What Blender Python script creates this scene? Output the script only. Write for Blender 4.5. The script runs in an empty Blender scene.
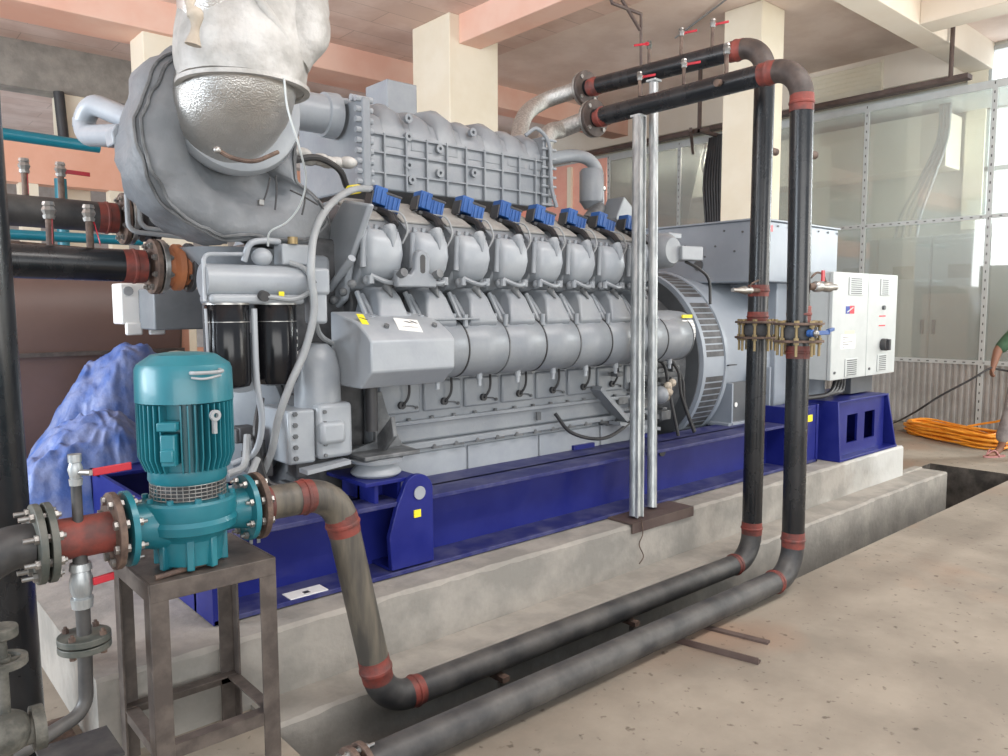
import bpy, math, random
from mathutils import Vector, Matrix, noise
random.seed(7)
PI = math.pi
scene = bpy.context.scene
col = scene.collection

# ------------------------------------------------------------------ camera
FPX = 772.5; PITCH = .0907; YAW = .8504; ROLL = -.0033; CAMZ = 1.6
_f = Vector((math.cos(PITCH)*math.cos(YAW), math.cos(PITCH)*math.sin(YAW), -math.sin(PITCH)))
_r0 = Vector((math.sin(YAW), -math.cos(YAW), 0)); _u0 = _r0.cross(_f)
_r = _r0*math.cos(ROLL) + _u0*math.sin(ROLL); _u = -_r0*math.sin(ROLL) + _u0*math.cos(ROLL)
cd = bpy.data.cameras.new('camera'); cam = bpy.data.objects.new('camera', cd); col.objects.link(cam)
cd.sensor_width = 36; cd.lens = FPX/1008*36; cd.clip_end = 200
M4 = Matrix(((_r.x, _u.x, -_f.x, 0), (_r.y, _u.y, -_f.y, 0), (_r.z, _u.z, -_f.z, CAMZ), (0, 0, 0, 1)))
cam.matrix_world = M4
scene.camera = cam
# ------------------------------------------------------------------ world, light, exposure
w = bpy.data.worlds.new('sky'); scene.world = w; w.use_nodes = True
bg = w.node_tree.nodes['Background']
bg.inputs[0].default_value = (.80, .90, 1.0, 1); bg.inputs[1].default_value = .95
scene.view_settings.view_transform = 'Standard'; scene.view_settings.look = 'None'
scene.view_settings.gamma = 1; scene.view_settings.use_curve_mapping = False
scene.view_settings.exposure = 0.1

def area(name, loc, target, size, size_y, energy, color):
    d = bpy.data.lights.new(name, 'AREA'); d.shape = 'RECTANGLE'; d.size = size; d.size_y = size_y
    d.energy = energy; d.color = color
    o = bpy.data.objects.new(name, d); col.objects.link(o); o.location = loc
    o.rotation_euler = (Vector(target)-Vector(loc)).to_track_quat('-Z', 'Y').to_euler()
    return o
area('daylight_opening_behind', (-1.5, -6.0, 2.0), (3.5, 3.5, 3.3), 9, 3.2, 440, (1, .98, .95))
area('daylight_opening_side', (-5.2, 4.4, 2.5), (2.5, 3.9, 2.1), 4.5, 2.2, 420, (.80, .90, 1))
area('daylight_from_doorway', (9.6, -3.2, 2.0), (10.0, 5.0, 2.2), 4.5, 3.0, 240, (1, .95, .86))
area('overhead_fill', (4.2, .4, 5.2), (4.2, 1.4, 0), 7, 2.2, 420, (1, .99, .97))  # unseen overhead fill, added to brighten upward-facing surfaces
area('glazed_room_fill', (11.75, .9, 3.2), (11.3, 6.0, 2.0), .9, 1.8, 210, (.95, 1, 1))  # fill added out of view to brighten the cabinets behind the glass
area('glazed_room_top_fill', (11.8, 8.2, 4.32), (11.8, 8.2, 0), .4, 2.4, 70, (1, .98, .94))  # second fill, added under the room ceiling to lift its dark left part
area('left_rear_fill', (-6.5, 7.4, 3.0), (4, 10.5, 3.2), 4, 3, 420, (.95, .98, 1))  # unseen fill added to brighten the left background

# ------------------------------------------------------------------ pixel + known plane -> world point (photo surveying)
def _ray(px, py): return _f + _r*((px-504)/FPX) - _u*((py-378)/FPX)
C0 = Vector((0, 0, CAMZ))
def AY(px, py, y): d = _ray(px, py); return C0 + d*(y/d.y)
def AX(px, py, x): d = _ray(px, py); return C0 + d*(x/d.x)
def AZ(px, py, z): d = _ray(px, py); return C0 + d*((z-CAMZ)/d.z)

# ------------------------------------------------------------------ materials
MATS = {}
def mat(name, c1, c2=None, rough=.5, metal=0., scale=6., bump=0., bscale=None, detail=4., spec=.5, coat=0., stretch=None, mixlo=.4, mixhi=.62, roughvar=.0):
    m = bpy.data.materials.new(name); m.use_nodes = True; nt = m.node_tree; N = nt.nodes; L = nt.links
    b = N['Principled BSDF']; b.inputs['Roughness'].default_value = rough; b.inputs['Metallic'].default_value = metal
    b.inputs['Specular IOR Level'].default_value = spec; b.inputs['Coat Weight'].default_value = coat
    tc = N.new('ShaderNodeTexCoord'); src = tc.outputs['Object']
    if stretch:
        mp = N.new('ShaderNodeMapping'); mp.inputs['Scale'].default_value = stretch; L.new(src, mp.inputs[0]); src = mp.outputs[0]
    nz = N.new('ShaderNodeTexNoise'); nz.inputs['Scale'].default_value = scale; nz.inputs['Detail'].default_value = detail
    nz.inputs['Roughness'].default_value = .6
    L.new(src, nz.inputs['Vector'])
    cr = N.new('ShaderNodeValToRGB'); cr.color_ramp.elements[0].position = mixlo; cr.color_ramp.elements[1].position = mixhi
    cr.color_ramp.elements[0].color = (*c1, 1); cr.color_ramp.elements[1].color = (*(c2 or c1), 1)
    L.new(nz.outputs[0], cr.inputs[0]); L.new(cr.outputs[0], b.inputs['Base Color'])
    if roughvar:
        mr = N.new('ShaderNodeMapRange'); mr.inputs[3].default_value = rough-roughvar; mr.inputs[4].default_value = rough+roughvar
        L.new(nz.outputs[0], mr.inputs[0]); L.new(mr.outputs[0], b.inputs['Roughness'])
    if bump:
        n2 = N.new('ShaderNodeTexNoise'); n2.inputs['Scale'].default_value = bscale or scale*4; n2.inputs['Detail'].default_value = 6
        L.new(src, n2.inputs['Vector'])
        bp = N.new('ShaderNodeBump'); bp.inputs['Strength'].default_value = bump; bp.inputs['Distance'].default_value = .02
        L.new(n2.outputs[0], bp.inputs['Height']); L.new(bp.outputs[0], b.inputs['Normal'])
    MATS[name] = m; return m
def nodes(m): return m.node_tree.nodes, m.node_tree.links, m.node_tree.nodes['Principled BSDF']

EG = mat('engine_grey', (.225, .245, .27), (.265, .285, .305), .36, scale=5, bump=.05, bscale=60, roughvar=.05)
EGL = mat('engine_light_grey', (.30, .325, .355), (.345, .37, .395), .34, scale=5, bump=.04, bscale=60)
EGD = mat('engine_dirty_grey', (.085, .09, .095), (.17, .178, .185), .5, scale=9, bump=.1)
DUST = mat('dusty_tan_grey', (.27, .26, .245), (.34, .33, .31), .7, scale=12, bump=.06)
DARK = mat('dark_machinery', (.045, .047, .05), (.09, .09, .095), .6, scale=10)
BLK = mat('black_gloss', (.008, .008, .010), (.012, .012, .013), .16, spec=.3, scale=8)
RUB = mat('black_rubber', (.02, .02, .022), (.035, .035, .037), .5)
PIPE = mat('black_painted_pipe', (.010, .011, .013), (.028, .028, .03), .27, scale=7, stretch=(1, 1, .5), roughvar=.1, mixlo=.45, mixhi=.75)
PIPED = mat('dusty_black_pipe', (.028, .028, .03), (.095, .09, .084), .5, scale=6, mixlo=.35, mixhi=.7, bump=.05)
PIPES = mat('scratched_bare_pipe', (.06, .055, .048), (.15, .13, .10), .5, scale=14, stretch=(1, 1, .12), mixlo=.45, mixhi=.7)
RED = mat('red_oxide_primer', (.22, .045, .033), (.10, .035, .03), .6, scale=12, bump=.15, bscale=40)
REDV = mat('red_handle', (.42, .015, .03), (.46, .02, .035), .35)
ELB = mat('dark_rusty_elbow', (.040, .030, .027), (.085, .062, .052), .55, scale=9, bump=.08)
RUST = mat('rusty_steel', (.075, .048, .038), (.15, .10, .075), .7, scale=20, bump=.15)
GALV = mat('galvanised_steel', (.30, .32, .33), (.48, .50, .50), .38, metal=.55, scale=22, stretch=(1, 1, .25))
STEEL = mat('plain_steel', (.30, .29, .275), (.42, .41, .39), .35, metal=.8, scale=20)
BRASS = mat('yellow_brass', (.30, .22, .11), (.36, .28, .15), .45, metal=.6)
BLUE = mat('blue_skid_paint', (.008, .013, .15), (.014, .02, .175), .4, spec=.3, scale=4, coat=.15)
BLUED = mat('dusty_blue_paint', (.02, .024, .12), (.065, .068, .16), .5, scale=7, spec=.3)
BLUEC = mat('blue_coil', (.02, .08, .27), (.03, .11, .34), .4)
TEAL = mat('teal_pump_paint', (.012, .135, .175), (.016, .165, .205), .36, scale=5, coat=.15, bump=.03)
TEALD = mat('dirty_teal_flange', (.06, .068, .06), (.11, .11, .095), .5, scale=14)
STAND = mat('brown_painted_steel', (.06, .048, .042), (.105, .086, .074), .5, scale=12, bump=.05)
WHITE = mat('white_enamel', (.47, .50, .50), (.51, .54, .54), .35)
CABG = mat('cabinet_grey', (.60, .63, .61), (.63, .66, .64), .45)
ALT = mat('alternator_grey', (.25, .285, .33), (.28, .315, .36), .42, scale=3)
ALTD = mat('alternator_dark_panel', (.085, .092, .10), (.10, .108, .116), .45)
COLC = mat('cream_wall_paint', (.80, .73, .58), (.84, .78, .64), .7, scale=2, bump=.05)
PEACH = mat('peach_painted_wall', (.80, .42, .29), (.84, .47, .34), .7, scale=2)
CONC = mat('concrete', (.25, .235, .21), (.34, .315, .28), .8, scale=4, bump=.25, bscale=24)
TARP = mat('blue_tarpaulin', (.07, .14, .40), (.20, .25, .45), .45, scale=6, bump=.8, bscale=10)
BROWN = mat('brown_canopy_paint', (.13, .08, .066), (.15, .092, .075), .38, scale=2)
TEALP = mat('teal_pipe_paint', (.01, .16, .22), (.012, .18, .25), .3)
CLOTH = mat('white_glass_cloth', (.36, .35, .33), (.55, .54, .52), .65, scale=5, bump=.9, bscale=14)
CLOTHB = mat('beige_tape_cloth', (.40, .34, .27), (.50, .44, .36), .7, scale=8, bump=.2)
QUILT = mat('grey_insulation_blanket', (.15, .163, .178), (.21, .223, .238), .5, scale=3, bump=1.0, bscale=6)
ORANGE = mat('orange_cable', (.85, .30, .02), (.95, .40, .04), .45)
YEL = mat('yellow_sticker', (.85, .72, .03), (.85, .72, .03), .5)
PAPER = mat('white_label', (.78, .78, .76), (.8, .8, .78), .5)
INK = mat('dark_ink', (.04, .04, .045), (.05, .05, .05), .5)
LOGOR = mat('logo_red', (.7, .03, .05)); LOGOB = mat('logo_blue', (.02, .05, .3))
GREY = mat('hose_grey', (.27, .285, .295), (.33, .345, .355), .5)
SKIN = mat('skin', (.22, .105, .065), (.26, .125, .08), .5)
SHIRT = mat('green_shirt_fabric', (.035, .085, .045), (.05, .11, .06), .85, scale=20, bump=.1)
TROU = mat('grey_stained_trousers', (.20, .18, .18), (.34, .31, .30), .85, scale=7, bump=.15)
HAIR = mat('black_hair', (.012, .01, .009)); PINK = mat('pink_sandal', (.40, .17, .17), (.5, .25, .24), .6)
TRAY = mat('dark_brown_steel', (.07, .045, .04), (.10, .07, .06), .6)
CRATE = mat('cream_sack', (.5, .46, .38), (.6, .56, .48), .8, bump=.3)

# floor: beige dusty cement with reddish stains
FLOOR = mat('dusty_cement_floor', (.215, .185, .148), (.31, .268, .215), .75, scale=1.3, bump=.12, bscale=30, detail=8)
N, L, b = nodes(FLOOR)
base = b.inputs['Base Color'].links[0].from_socket
nz = N.new('ShaderNodeTexNoise'); nz.inputs['Scale'].default_value = .7; nz.inputs['Detail'].default_value = 5
tc = [n for n in N if n.type == 'TEX_COORD'][0]; L.new(tc.outputs['Object'], nz.inputs['Vector'])
cr = N.new('ShaderNodeValToRGB'); cr.color_ramp.elements[0].position = .55; cr.color_ramp.elements[1].position = .72
L.new(nz.outputs[0], cr.inputs[0])
mx = N.new('ShaderNodeMix'); mx.data_type = 'RGBA'; mx.inputs['B'].default_value = (.36, .20, .12, 1)
mu = N.new('ShaderNodeMath'); mu.operation = 'MULTIPLY'; mu.inputs[1].default_value = .55; L.new(cr.outputs[0], mu.inputs[0])
L.new(mu.outputs[0], mx.inputs['Factor']); L.new(base, mx.inputs['A'])
# fine dark specks
n3 = N.new('ShaderNodeTexNoise'); n3.inputs['Scale'].default_value = 22; n3.inputs['Detail'].default_value = 3; L.new(tc.outputs['Object'], n3.inputs['Vector'])
c3 = N.new('ShaderNodeValToRGB'); c3.color_ramp.elements[0].position = .28; c3.color_ramp.elements[1].position = .36
c3.color_ramp.elements[0].color = (.45, .42, .4, 1); L.new(n3.outputs[0], c3.inputs[0])
m3 = N.new('ShaderNodeMix'); m3.data_type = 'RGBA'; m3.blend_type = 'MULTIPLY'; m3.inputs['Factor'].default_value = 1
L.new(mx.outputs['Result'], m3.inputs['A']); L.new(c3.outputs[0], m3.inputs['B']); L.new(m3.outputs['Result'], b.inputs['Base Color'])

# long wavering darker streak across the floor in front of the trench
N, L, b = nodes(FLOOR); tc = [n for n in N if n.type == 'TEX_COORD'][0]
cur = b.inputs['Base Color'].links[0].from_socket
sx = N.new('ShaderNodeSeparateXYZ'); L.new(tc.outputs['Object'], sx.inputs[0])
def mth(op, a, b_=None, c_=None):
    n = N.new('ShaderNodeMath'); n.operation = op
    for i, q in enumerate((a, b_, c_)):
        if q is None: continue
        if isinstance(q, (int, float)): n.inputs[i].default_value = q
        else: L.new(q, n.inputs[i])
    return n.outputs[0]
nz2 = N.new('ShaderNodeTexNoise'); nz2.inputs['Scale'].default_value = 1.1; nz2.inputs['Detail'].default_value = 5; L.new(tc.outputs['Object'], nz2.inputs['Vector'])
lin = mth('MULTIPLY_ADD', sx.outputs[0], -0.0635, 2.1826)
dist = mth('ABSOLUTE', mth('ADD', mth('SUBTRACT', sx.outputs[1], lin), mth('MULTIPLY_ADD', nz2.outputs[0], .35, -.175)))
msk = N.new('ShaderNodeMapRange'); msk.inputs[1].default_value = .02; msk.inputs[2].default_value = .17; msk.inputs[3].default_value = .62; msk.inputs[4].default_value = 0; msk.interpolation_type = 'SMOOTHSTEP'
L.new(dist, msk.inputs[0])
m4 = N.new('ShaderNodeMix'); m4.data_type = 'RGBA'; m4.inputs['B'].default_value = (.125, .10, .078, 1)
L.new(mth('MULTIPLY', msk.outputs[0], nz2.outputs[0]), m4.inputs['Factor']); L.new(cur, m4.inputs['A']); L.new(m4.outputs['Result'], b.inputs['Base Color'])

# ceiling: pinkish board-marked concrete turning beige to the right of the hall
CEIL = mat('board_marked_ceiling', (.72, .53, .45), (.84, .66, .58), .85, scale=1.5, bump=.1)
N, L, b = nodes(CEIL); tc = [n for n in N if n.type == 'TEX_COORD'][0]
base = b.inputs['Base Color'].links[0].from_socket
br = N.new('ShaderNodeTexBrick'); br.inputs['Color1'].default_value = (1, 1, 1, 1); br.inputs['Color2'].default_value = (.9, .9, .9, 1)
br.inputs['Mortar'].default_value = (.6, .58, .56, 1); br.inputs['Scale'].default_value = 1.0; br.inputs['Mortar Size'].default_value = .006
br.inputs['Brick Width'].default_value = 2.2; br.inputs['Row Height'].default_value = .42; br.inputs['Bias'].default_value = 0
L.new(tc.outputs['Object'], br.inputs['Vector'])
m3 = N.new('ShaderNodeMix'); m3.data_type = 'RGBA'; m3.blend_type = 'MULTIPLY'; m3.inputs['Factor'].default_value = .8
L.new(base, m3.inputs['A']); L.new(br.outputs[0], m3.inputs['B']); L.new(m3.outputs['Result'], b.inputs['Base Color'])
CEILB = mat('beige_ceiling', (.76, .62, .54), (.86, .73, .65), .85, scale=1.5, bump=.1)
BEAMP = mat('pink_beam_paint', (.80, .47, .36), (.84, .56, .45), .8, scale=1.2, bump=.05)
BEAMB = mat('beige_beam_paint', (.76, .68, .57), (.80, .73, .63), .8, scale=1.2, bump=.05)

# plinth concrete with a whitewashed right end
PLC = mat('plinth_concrete', (.25, .237, .213), (.35, .325, .29), .8, scale=4, bump=.25, bscale=24)
N, L, b = nodes(PLC); tc = [n for n in N if n.type == 'TEX_COORD'][0]; base = b.inputs['Base Color'].links[0].from_socket
sx = N.new('ShaderNodeSeparateXYZ'); L.new(tc.outputs['Object'], sx.inputs[0])
nn = N.new('ShaderNodeTexNoise'); nn.inputs['Scale'].default_value = 2.5; nn.inputs['Detail'].default_value = 5; L.new(tc.outputs['Object'], nn.inputs['Vector'])
ma = N.new('ShaderNodeMath'); ma.operation = 'MULTIPLY_ADD'; ma.inputs[1].default_value = 2.2; L.new(nn.outputs[0], ma.inputs[0]); L.new(sx.outputs[0], ma.inputs[2])
mr = N.new('ShaderNodeMapRange'); mr.inputs[1].default_value = 7.2; mr.inputs[2].default_value = 8.2; L.new(ma.outputs[0], mr.inputs[0])
mx = N.new('ShaderNodeMix'); mx.data_type = 'RGBA'; mx.inputs['B'].default_value = (.50, .50, .48, 1); L.new(mr.outputs[0], mx.inputs['Factor']); L.new(base, mx.inputs['A'])
L.new(mx.outputs['Result'], b.inputs['Base Color'])

# quilted metal foil
FOIL = mat('embossed_foil', (.50, .485, .46), (.60, .59, .57), .36, metal=.8, scale=4)
N, L, b = nodes(FOIL); tc = [n for n in N if n.type == 'TEX_COORD'][0]
vz = N.new('ShaderNodeTexVoronoi'); vz.inputs['Scale'].default_value = 170; L.new(tc.outputs['Object'], vz.inputs['Vector'])
n5 = N.new('ShaderNodeTexNoise'); n5.inputs['Scale'].default_value = 9; n5.inputs['Detail'].default_value = 4; L.new(tc.outputs['Object'], n5.inputs['Vector'])
ad = N.new('ShaderNodeMath'); ad.operation = 'MULTIPLY_ADD'; ad.inputs[1].default_value = 3.5
L.new(n5.outputs[0], ad.inputs[0]); L.new(vz.outputs[0], ad.inputs[2])
bp = N.new('ShaderNodeBump'); bp.inputs['Strength'].default_value = .55; bp.inputs['Distance'].default_value = .003
L.new(ad.outputs[0], bp.inputs['Height']); L.new(bp.outputs[0], b.inputs['Normal'])

# braided stainless hose
BRAID = mat('braided_stainless', (.42, .41, .39), (.60, .59, .56), .38, metal=.85, scale=60, bump=.4, bscale=160)

# glass
GLASS = bpy.data.materials.new('window_glass'); GLASS.use_nodes = True
N, L, b = nodes(GLASS); N.remove(b); out = N['Material Output']
gl = N.new('ShaderNodeBsdfGlossy'); gl.inputs['Roughness'].default_value = .03
tr = N.new('ShaderNodeBsdfTransparent'); tr.inputs[0].default_value = (.88, .92, .90, 1)
fr = N.new('ShaderNodeFresnel'); fr.inputs[0].default_value = 1.7
fa_ = N.new('ShaderNodeMath'); fa_.operation = 'ADD'; fa_.inputs[1].default_value = .03; L.new(fr.outputs[0], fa_.inputs[0])
ms = N.new('ShaderNodeMixShader'); L.new(fa_.outputs[0], ms.inputs[0]); L.new(tr.outputs[0], ms.inputs[1]); L.new(gl.outputs[0], ms.inputs[2])
df_ = N.new('ShaderNodeBsdfDiffuse'); df_.inputs[0].default_value = (.72, .72, .68, 1)
m2_ = N.new('ShaderNodeMixShader'); m2_.inputs[0].default_value = .28; L.new(ms.outputs[0], m2_.inputs[1]); L.new(df_.outputs[0], m2_.inputs[2])
L.new(m2_.outputs[0], out.inputs[0])
SKYP = bpy.data.materials.new('bright_daylight_glazing'); SKYP.use_nodes = True
N, L, b = nodes(SKYP); b.inputs['Emission Color'].default_value = (.92, .97, 1, 1); b.inputs['Emission Strength'].default_value = 2.0; b.inputs['Base Color'].default_value = (.5, .5, .5, 1)

# ------------------------------------------------------------------ mesh builder
def V(*a): return Vector(a[0]) if len(a) == 1 else Vector(a)
def frame(d, hint=None):
    d = d.normalized(); h = hint or (Vector((0, 0, 1)) if abs(d.z) < .9 else Vector((1, 0, 0)))
    a = d.cross(h).normalized(); return a, d.cross(a).normalized()
class MB:
    def __init__(s): s.v = []; s.f = []; s.marks = []
    def nxt(s): s.marks.append((len(s.v), len(s.f))); return s
    def build_each(s, name, m, parent=None, bevel=0, **k):   # every marked piece becomes an object of its own
        mk = s.marks+[(len(s.v), len(s.f))]; out = []
        for (v0, f0_), (v1, f1_) in zip(mk, mk[1:]):
            if v1 <= v0: continue
            q = MB(); q.v = s.v[v0:v1]; q.f = [[i-v0 for i in f] for f in s.f[f0_:f1_]]; out.append(q.build(name, m, parent, bevel, **k))
        return out
    def add(s, vs, fs):
        o = len(s.v); s.v += [Vector(v) for v in vs]; s.f += [[i+o for i in f] for f in fs]; return s
    def box(s, x0, x1, y0, y1, z0, z1):
        vs = [(x, y, z) for z in (z0, z1) for y in (y0, y1) for x in (x0, x1)]
        return s.add(vs, [(0, 2, 3, 1), (4, 5, 7, 6), (0, 1, 5, 4), (2, 6, 7, 3), (0, 4, 6, 2), (1, 3, 7, 5)])
    def obox(s, c, ax, ay, az):     # oriented box: centre + three half vectors
        c, ax, ay, az = V(c), V(ax), V(ay), V(az)
        vs = [c+ax*i+ay*j+az*k for k in (-1, 1) for j in (-1, 1) for i in (-1, 1)]
        return s.add(vs, [(0, 2, 3, 1), (4, 5, 7, 6), (0, 1, 5, 4), (2, 6, 7, 3), (0, 4, 6, 2), (1, 3, 7, 5)])
    def prism(s, poly, axis, a0, a1):
        def p(q, a): return {'x': (a, q[0], q[1]), 'y': (q[0], a, q[1]), 'z': (q[0], q[1], a)}[axis]
        n = len(poly); vs = [p(q, a0) for q in poly] + [p(q, a1) for q in poly]
        fs = [list(range(n))[::-1], list(range(n, 2*n))] + [(i, (i+1) % n, (i+1) % n+n, i+n) for i in range(n)]
        return s.add(vs, fs)
    def loft(s, rings, cap=True, closed=False):
        n = len(rings[0]); vs = [p for r in rings for p in r]; fs = []
        m = len(rings)
        for k in range(m-1 if not closed else m):
            a, b_ = k*n, ((k+1) % m)*n
            fs += [(a+i, a+(i+1) % n, b_+(i+1) % n, b_+i) for i in range(n)]
        if cap and not closed: fs += [list(range(n))[::-1], list(range((m-1)*n, m*n))]
        return s.add(vs, fs)
    def tube(s, pts, r, n=14, cap=True, closed=False):
        pts = [V(p) for p in pts]; m = len(pts); rs = r if isinstance(r, (list, tuple)) else [r]*m
        rings = []; a = None
        for i, p in enumerate(pts):
            if closed: d = pts[(i+1) % m]-pts[i-1]
            else: d = pts[min(i+1, m-1)]-pts[max(i-1, 0)]
            if d.length < 1e-9: d = Vector((0, 0, 1))
            d.normalize()
            if a is None: a, b_ = frame(d)
            else:
                a = (a-d*a.dot(d))
                a = a.normalized() if a.length > 1e-6 else frame(d)[0]
            b_ = d.cross(a)
            rings.append([p+(a*math.cos(t)+b_*math.sin(t))*rs[i] for t in [2*PI*j/n for j in range(n)]])
        return s.loft(rings, cap, closed)
    def cyl(s, p0, p1, r, n=20, r2=None): return s.tube([p0, p1], [r, r if r2 is None else r2], n)
    def lathe(s, o, d, prof, n=32):
        o = V(o); d = V(d).normalized(); a, b_ = frame(d)
        rings = [[o+d*t+(a*math.cos(q)+b_*math.sin(q))*max(r, .0004) for q in [2*PI*j/n for j in range(n)]] for t, r in prof]
        return s.loft(rings)
    def ball(s, c, rx, ry=None, rz=None, n=20, m=12):
        c = V(c); ry = ry or rx; rz = rz or rx
        rings = []
        for k in range(m+1):
            t = PI*k/m; q = max(math.sin(t), .002)
            rings.append([c+Vector((rx*q*math.cos(2*PI*j/n), ry*q*math.sin(2*PI*j/n), -rz*math.cos(t))) for j in range(n)])
        return s.loft(rings)
    def bolt(s, p, d, r=.009, h=.01):
        s.nxt(); p = V(p); d = V(d).normalized(); return s.tube([p, p+d*h], r, 6)
    def ring(s, o, d, r0, r1, t0, t1, n=36):   # annulus solid
        o = V(o); d = V(d).normalized(); a, b_ = frame(d)
        P_ = [(t0, r0), (t1, r0), (t1, r1), (t0, r1)]
        vs = [o+d*t+(a*math.cos(2*PI*j/n)+b_*math.sin(2*PI*j/n))*r for j in range(n) for t, r in P_]
        fs = [(4*j+k, 4*j+(k+1) % 4, 4*((j+1) % n)+(k+1) % 4, 4*((j+1) % n)+k) for j in range(n) for k in range(4)]
        return s.add(vs, fs)
    def build(s, name, m, parent=None, bevel=0, label=None, cat=None, group=None, kind=None, ang=38, sub=0, base=None, segs=2):
        me = bpy.data.meshes.new(name)
        org = Vector((0, 0, 0))
        if parent is not None: org = world_of(parent)
        elif base is not None: org = Vector(base)
        elif kind != 'structure' and s.v:
            xs = [p.x for p in s.v]; ys = [p.y for p in s.v]; zs = [p.z for p in s.v]
            org = Vector(((min(xs)+max(xs))/2, (min(ys)+max(ys))/2, min(zs)))
        me.from_pydata([tuple(p-org) for p in s.v], [], s.f); me.validate()
        import bmesh
        bm = bmesh.new(); bm.from_mesh(me); bmesh.ops.recalc_face_normals(bm, faces=bm.faces); bm.to_mesh(me); bm.free()
        me.shade_smooth() if hasattr(me, 'shade_smooth') else None
        for p in me.polygons: p.use_smooth = True
        me.set_sharp_from_angle(angle=math.radians(ang))
        me.materials.append(m)
        o = bpy.data.objects.new(name, me); col.objects.link(o)
        if parent is not None: o.parent = parent
        else: o.location = org
        if bevel:
            bv = o.modifiers.new('bevel', 'BEVEL'); bv.width = bevel; bv.segments = segs; bv.limit_method = 'ANGLE'; bv.angle_limit = math.radians(40)
            bv.harden_normals = False
        if sub:
            sb = o.modifiers.new('subdivision', 'SUBSURF'); sb.levels = sub; sb.render_levels = sub
        tag(o, label, cat, group, kind)
        return o
def world_of(o):
    v = Vector((0, 0, 0))
    while o is not None: v = v+Vector(o.location); o = o.parent
    return v
def tag(o, label=None, cat=None, group=None, kind=None):
    if label: o['label'] = label
    if cat: o['category'] = cat
    if group: o['group'] = group
    if kind: o['kind'] = kind
def thing(name, label, cat, base, group=None):
    o = bpy.data.objects.new(name, None); col.objects.link(o); o.location = base; o.empty_display_size = .1
    tag(o, label, cat, group); return o
def S(name, mb, m, bevel=0, **k): return mb.build(name, m, None, bevel, kind='structure', **k)
def copy_tree(o, parent=None):
    c = o.copy(); col.objects.link(c); c.parent = parent
    for ch in list(o.children): copy_tree(ch, c)
    return c
def spline(pts, k=8):
    P_ = [V(p) for p in pts]; P_ = [P_[0]*2-P_[1]]+P_+[P_[-1]*2-P_[-2]]; out = []
    for i in range(1, len(P_)-2):
        for j in range(k):
            t = j/k; a, b_, c, d = P_[i-1], P_[i], P_[i+1], P_[i+2]
            out.append(.5*((2*b_)+(c-a)*t+(2*a-5*b_+4*c-d)*t*t+(3*b_-a-3*c+d)*t**3))
    out.append(P_[-2]); return out
def fillet(pts, rad, k=8):
    P_ = [V(p) for p in pts]; out = [P_[0]]; rads = rad if isinstance(rad, (list, tuple)) else [rad]*(len(P_)-2)
    for i in range(1, len(P_)-1):
        a = (P_[i-1]-P_[i]).normalized(); c = (P_[i+1]-P_[i]).normalized(); th = a.angle(c); R = rads[i-1]
        t = R/math.tan(th/2); cen = P_[i]+(a+c).normalized()*(R/math.sin(th/2))
        s0 = P_[i]+a*t-cen; s1 = P_[i]+c*t-cen; an = s0.angle(s1)
        for j in range(k+1):
            q = j/k; out.append(cen+(s0*math.sin((1-q)*an)+s1*math.sin(q*an))/math.sin(an))
    out.append(P_[-1]); return out
def elbow_mid(pts, i, rad):  # the arc points of corner i
    f3 = fillet([pts[i-1], pts[i], pts[i+1]], rad, 10); return f3[1:-1]
X, Y, Z = Vector((1, 0, 0)), Vector((0, 1, 0)), Vector((0, 0, 1))

# =================================================================== THE SETTING
# floor with the pipe trench cut into it
xs = [-4, 1.19, 8.02, 8.42, 16]; ys = [-7, 2.2, 2.72, 2.98, 14]
def pit(i, j): return (j == 1 and i in (1, 2)) or (j == 2 and i == 2)
fl = MB(); tl = MB(); PD = -1.1
for i in range(4):
    for j in range(4):
        z = PD if pit(i, j) else 0
        (tl if pit(i, j) else fl).add([(xs[i], ys[j], z), (xs[i+1], ys[j], z), (xs[i+1], ys[j+1], z), (xs[i], ys[j+1], z)], [(0, 1, 2, 3)])
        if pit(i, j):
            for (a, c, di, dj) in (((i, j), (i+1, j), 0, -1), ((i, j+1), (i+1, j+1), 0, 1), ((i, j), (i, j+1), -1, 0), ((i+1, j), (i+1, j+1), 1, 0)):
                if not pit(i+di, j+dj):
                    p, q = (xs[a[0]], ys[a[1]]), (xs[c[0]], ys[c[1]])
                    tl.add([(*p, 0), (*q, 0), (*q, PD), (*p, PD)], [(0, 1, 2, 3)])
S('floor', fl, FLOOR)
S('trench_lining', tl, mat('shaded_trench_concrete', (.045, .04, .035), (.12, .105, .09), .9, scale=5))  # shade of the deep trench is painted in as a near-black colour
def rough_block(x0, x1, y0, y1, z0, z1, nx, amp=.006):
    # concrete block whose visible front edge wanders a little
    m = MB(); rings = []
    for i in range(nx+1):
        x = x0+(x1-x0)*i/nx; q = noise.noise(Vector((x*3.1, y0, z1)))*amp*2; q2 = noise.noise(Vector((x*2.3+7, y0, 0)))*amp*2
        c = .012+abs(noise.noise(Vector((x*9, 3, z1))))*.02
        rings.append([(x, y0+q2, z0), (x, y0+q, z1-c), (x, y0+q+c, z1), (x, y1, z1), (x, y1, z0)])
    return m.loft([[Vector(p) for p in r] for r in rings])
S('concrete_plinth', rough_block(.64, 7.52, 2.9, 5.35, 0, .3, 120), PLC, ang=30)
S('trench_ledge', rough_block(1.19, 8.0, 2.68, 2.9, -1.09, .02, 110, .01), CONC, ang=30)
lm = MB(); lm.box(7.52, 8.0, 2.9, 2.98, 0, .035)
S('concrete_step', lm, CONC, .01)
# small concrete crumbs and dirt on the ledge end

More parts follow.
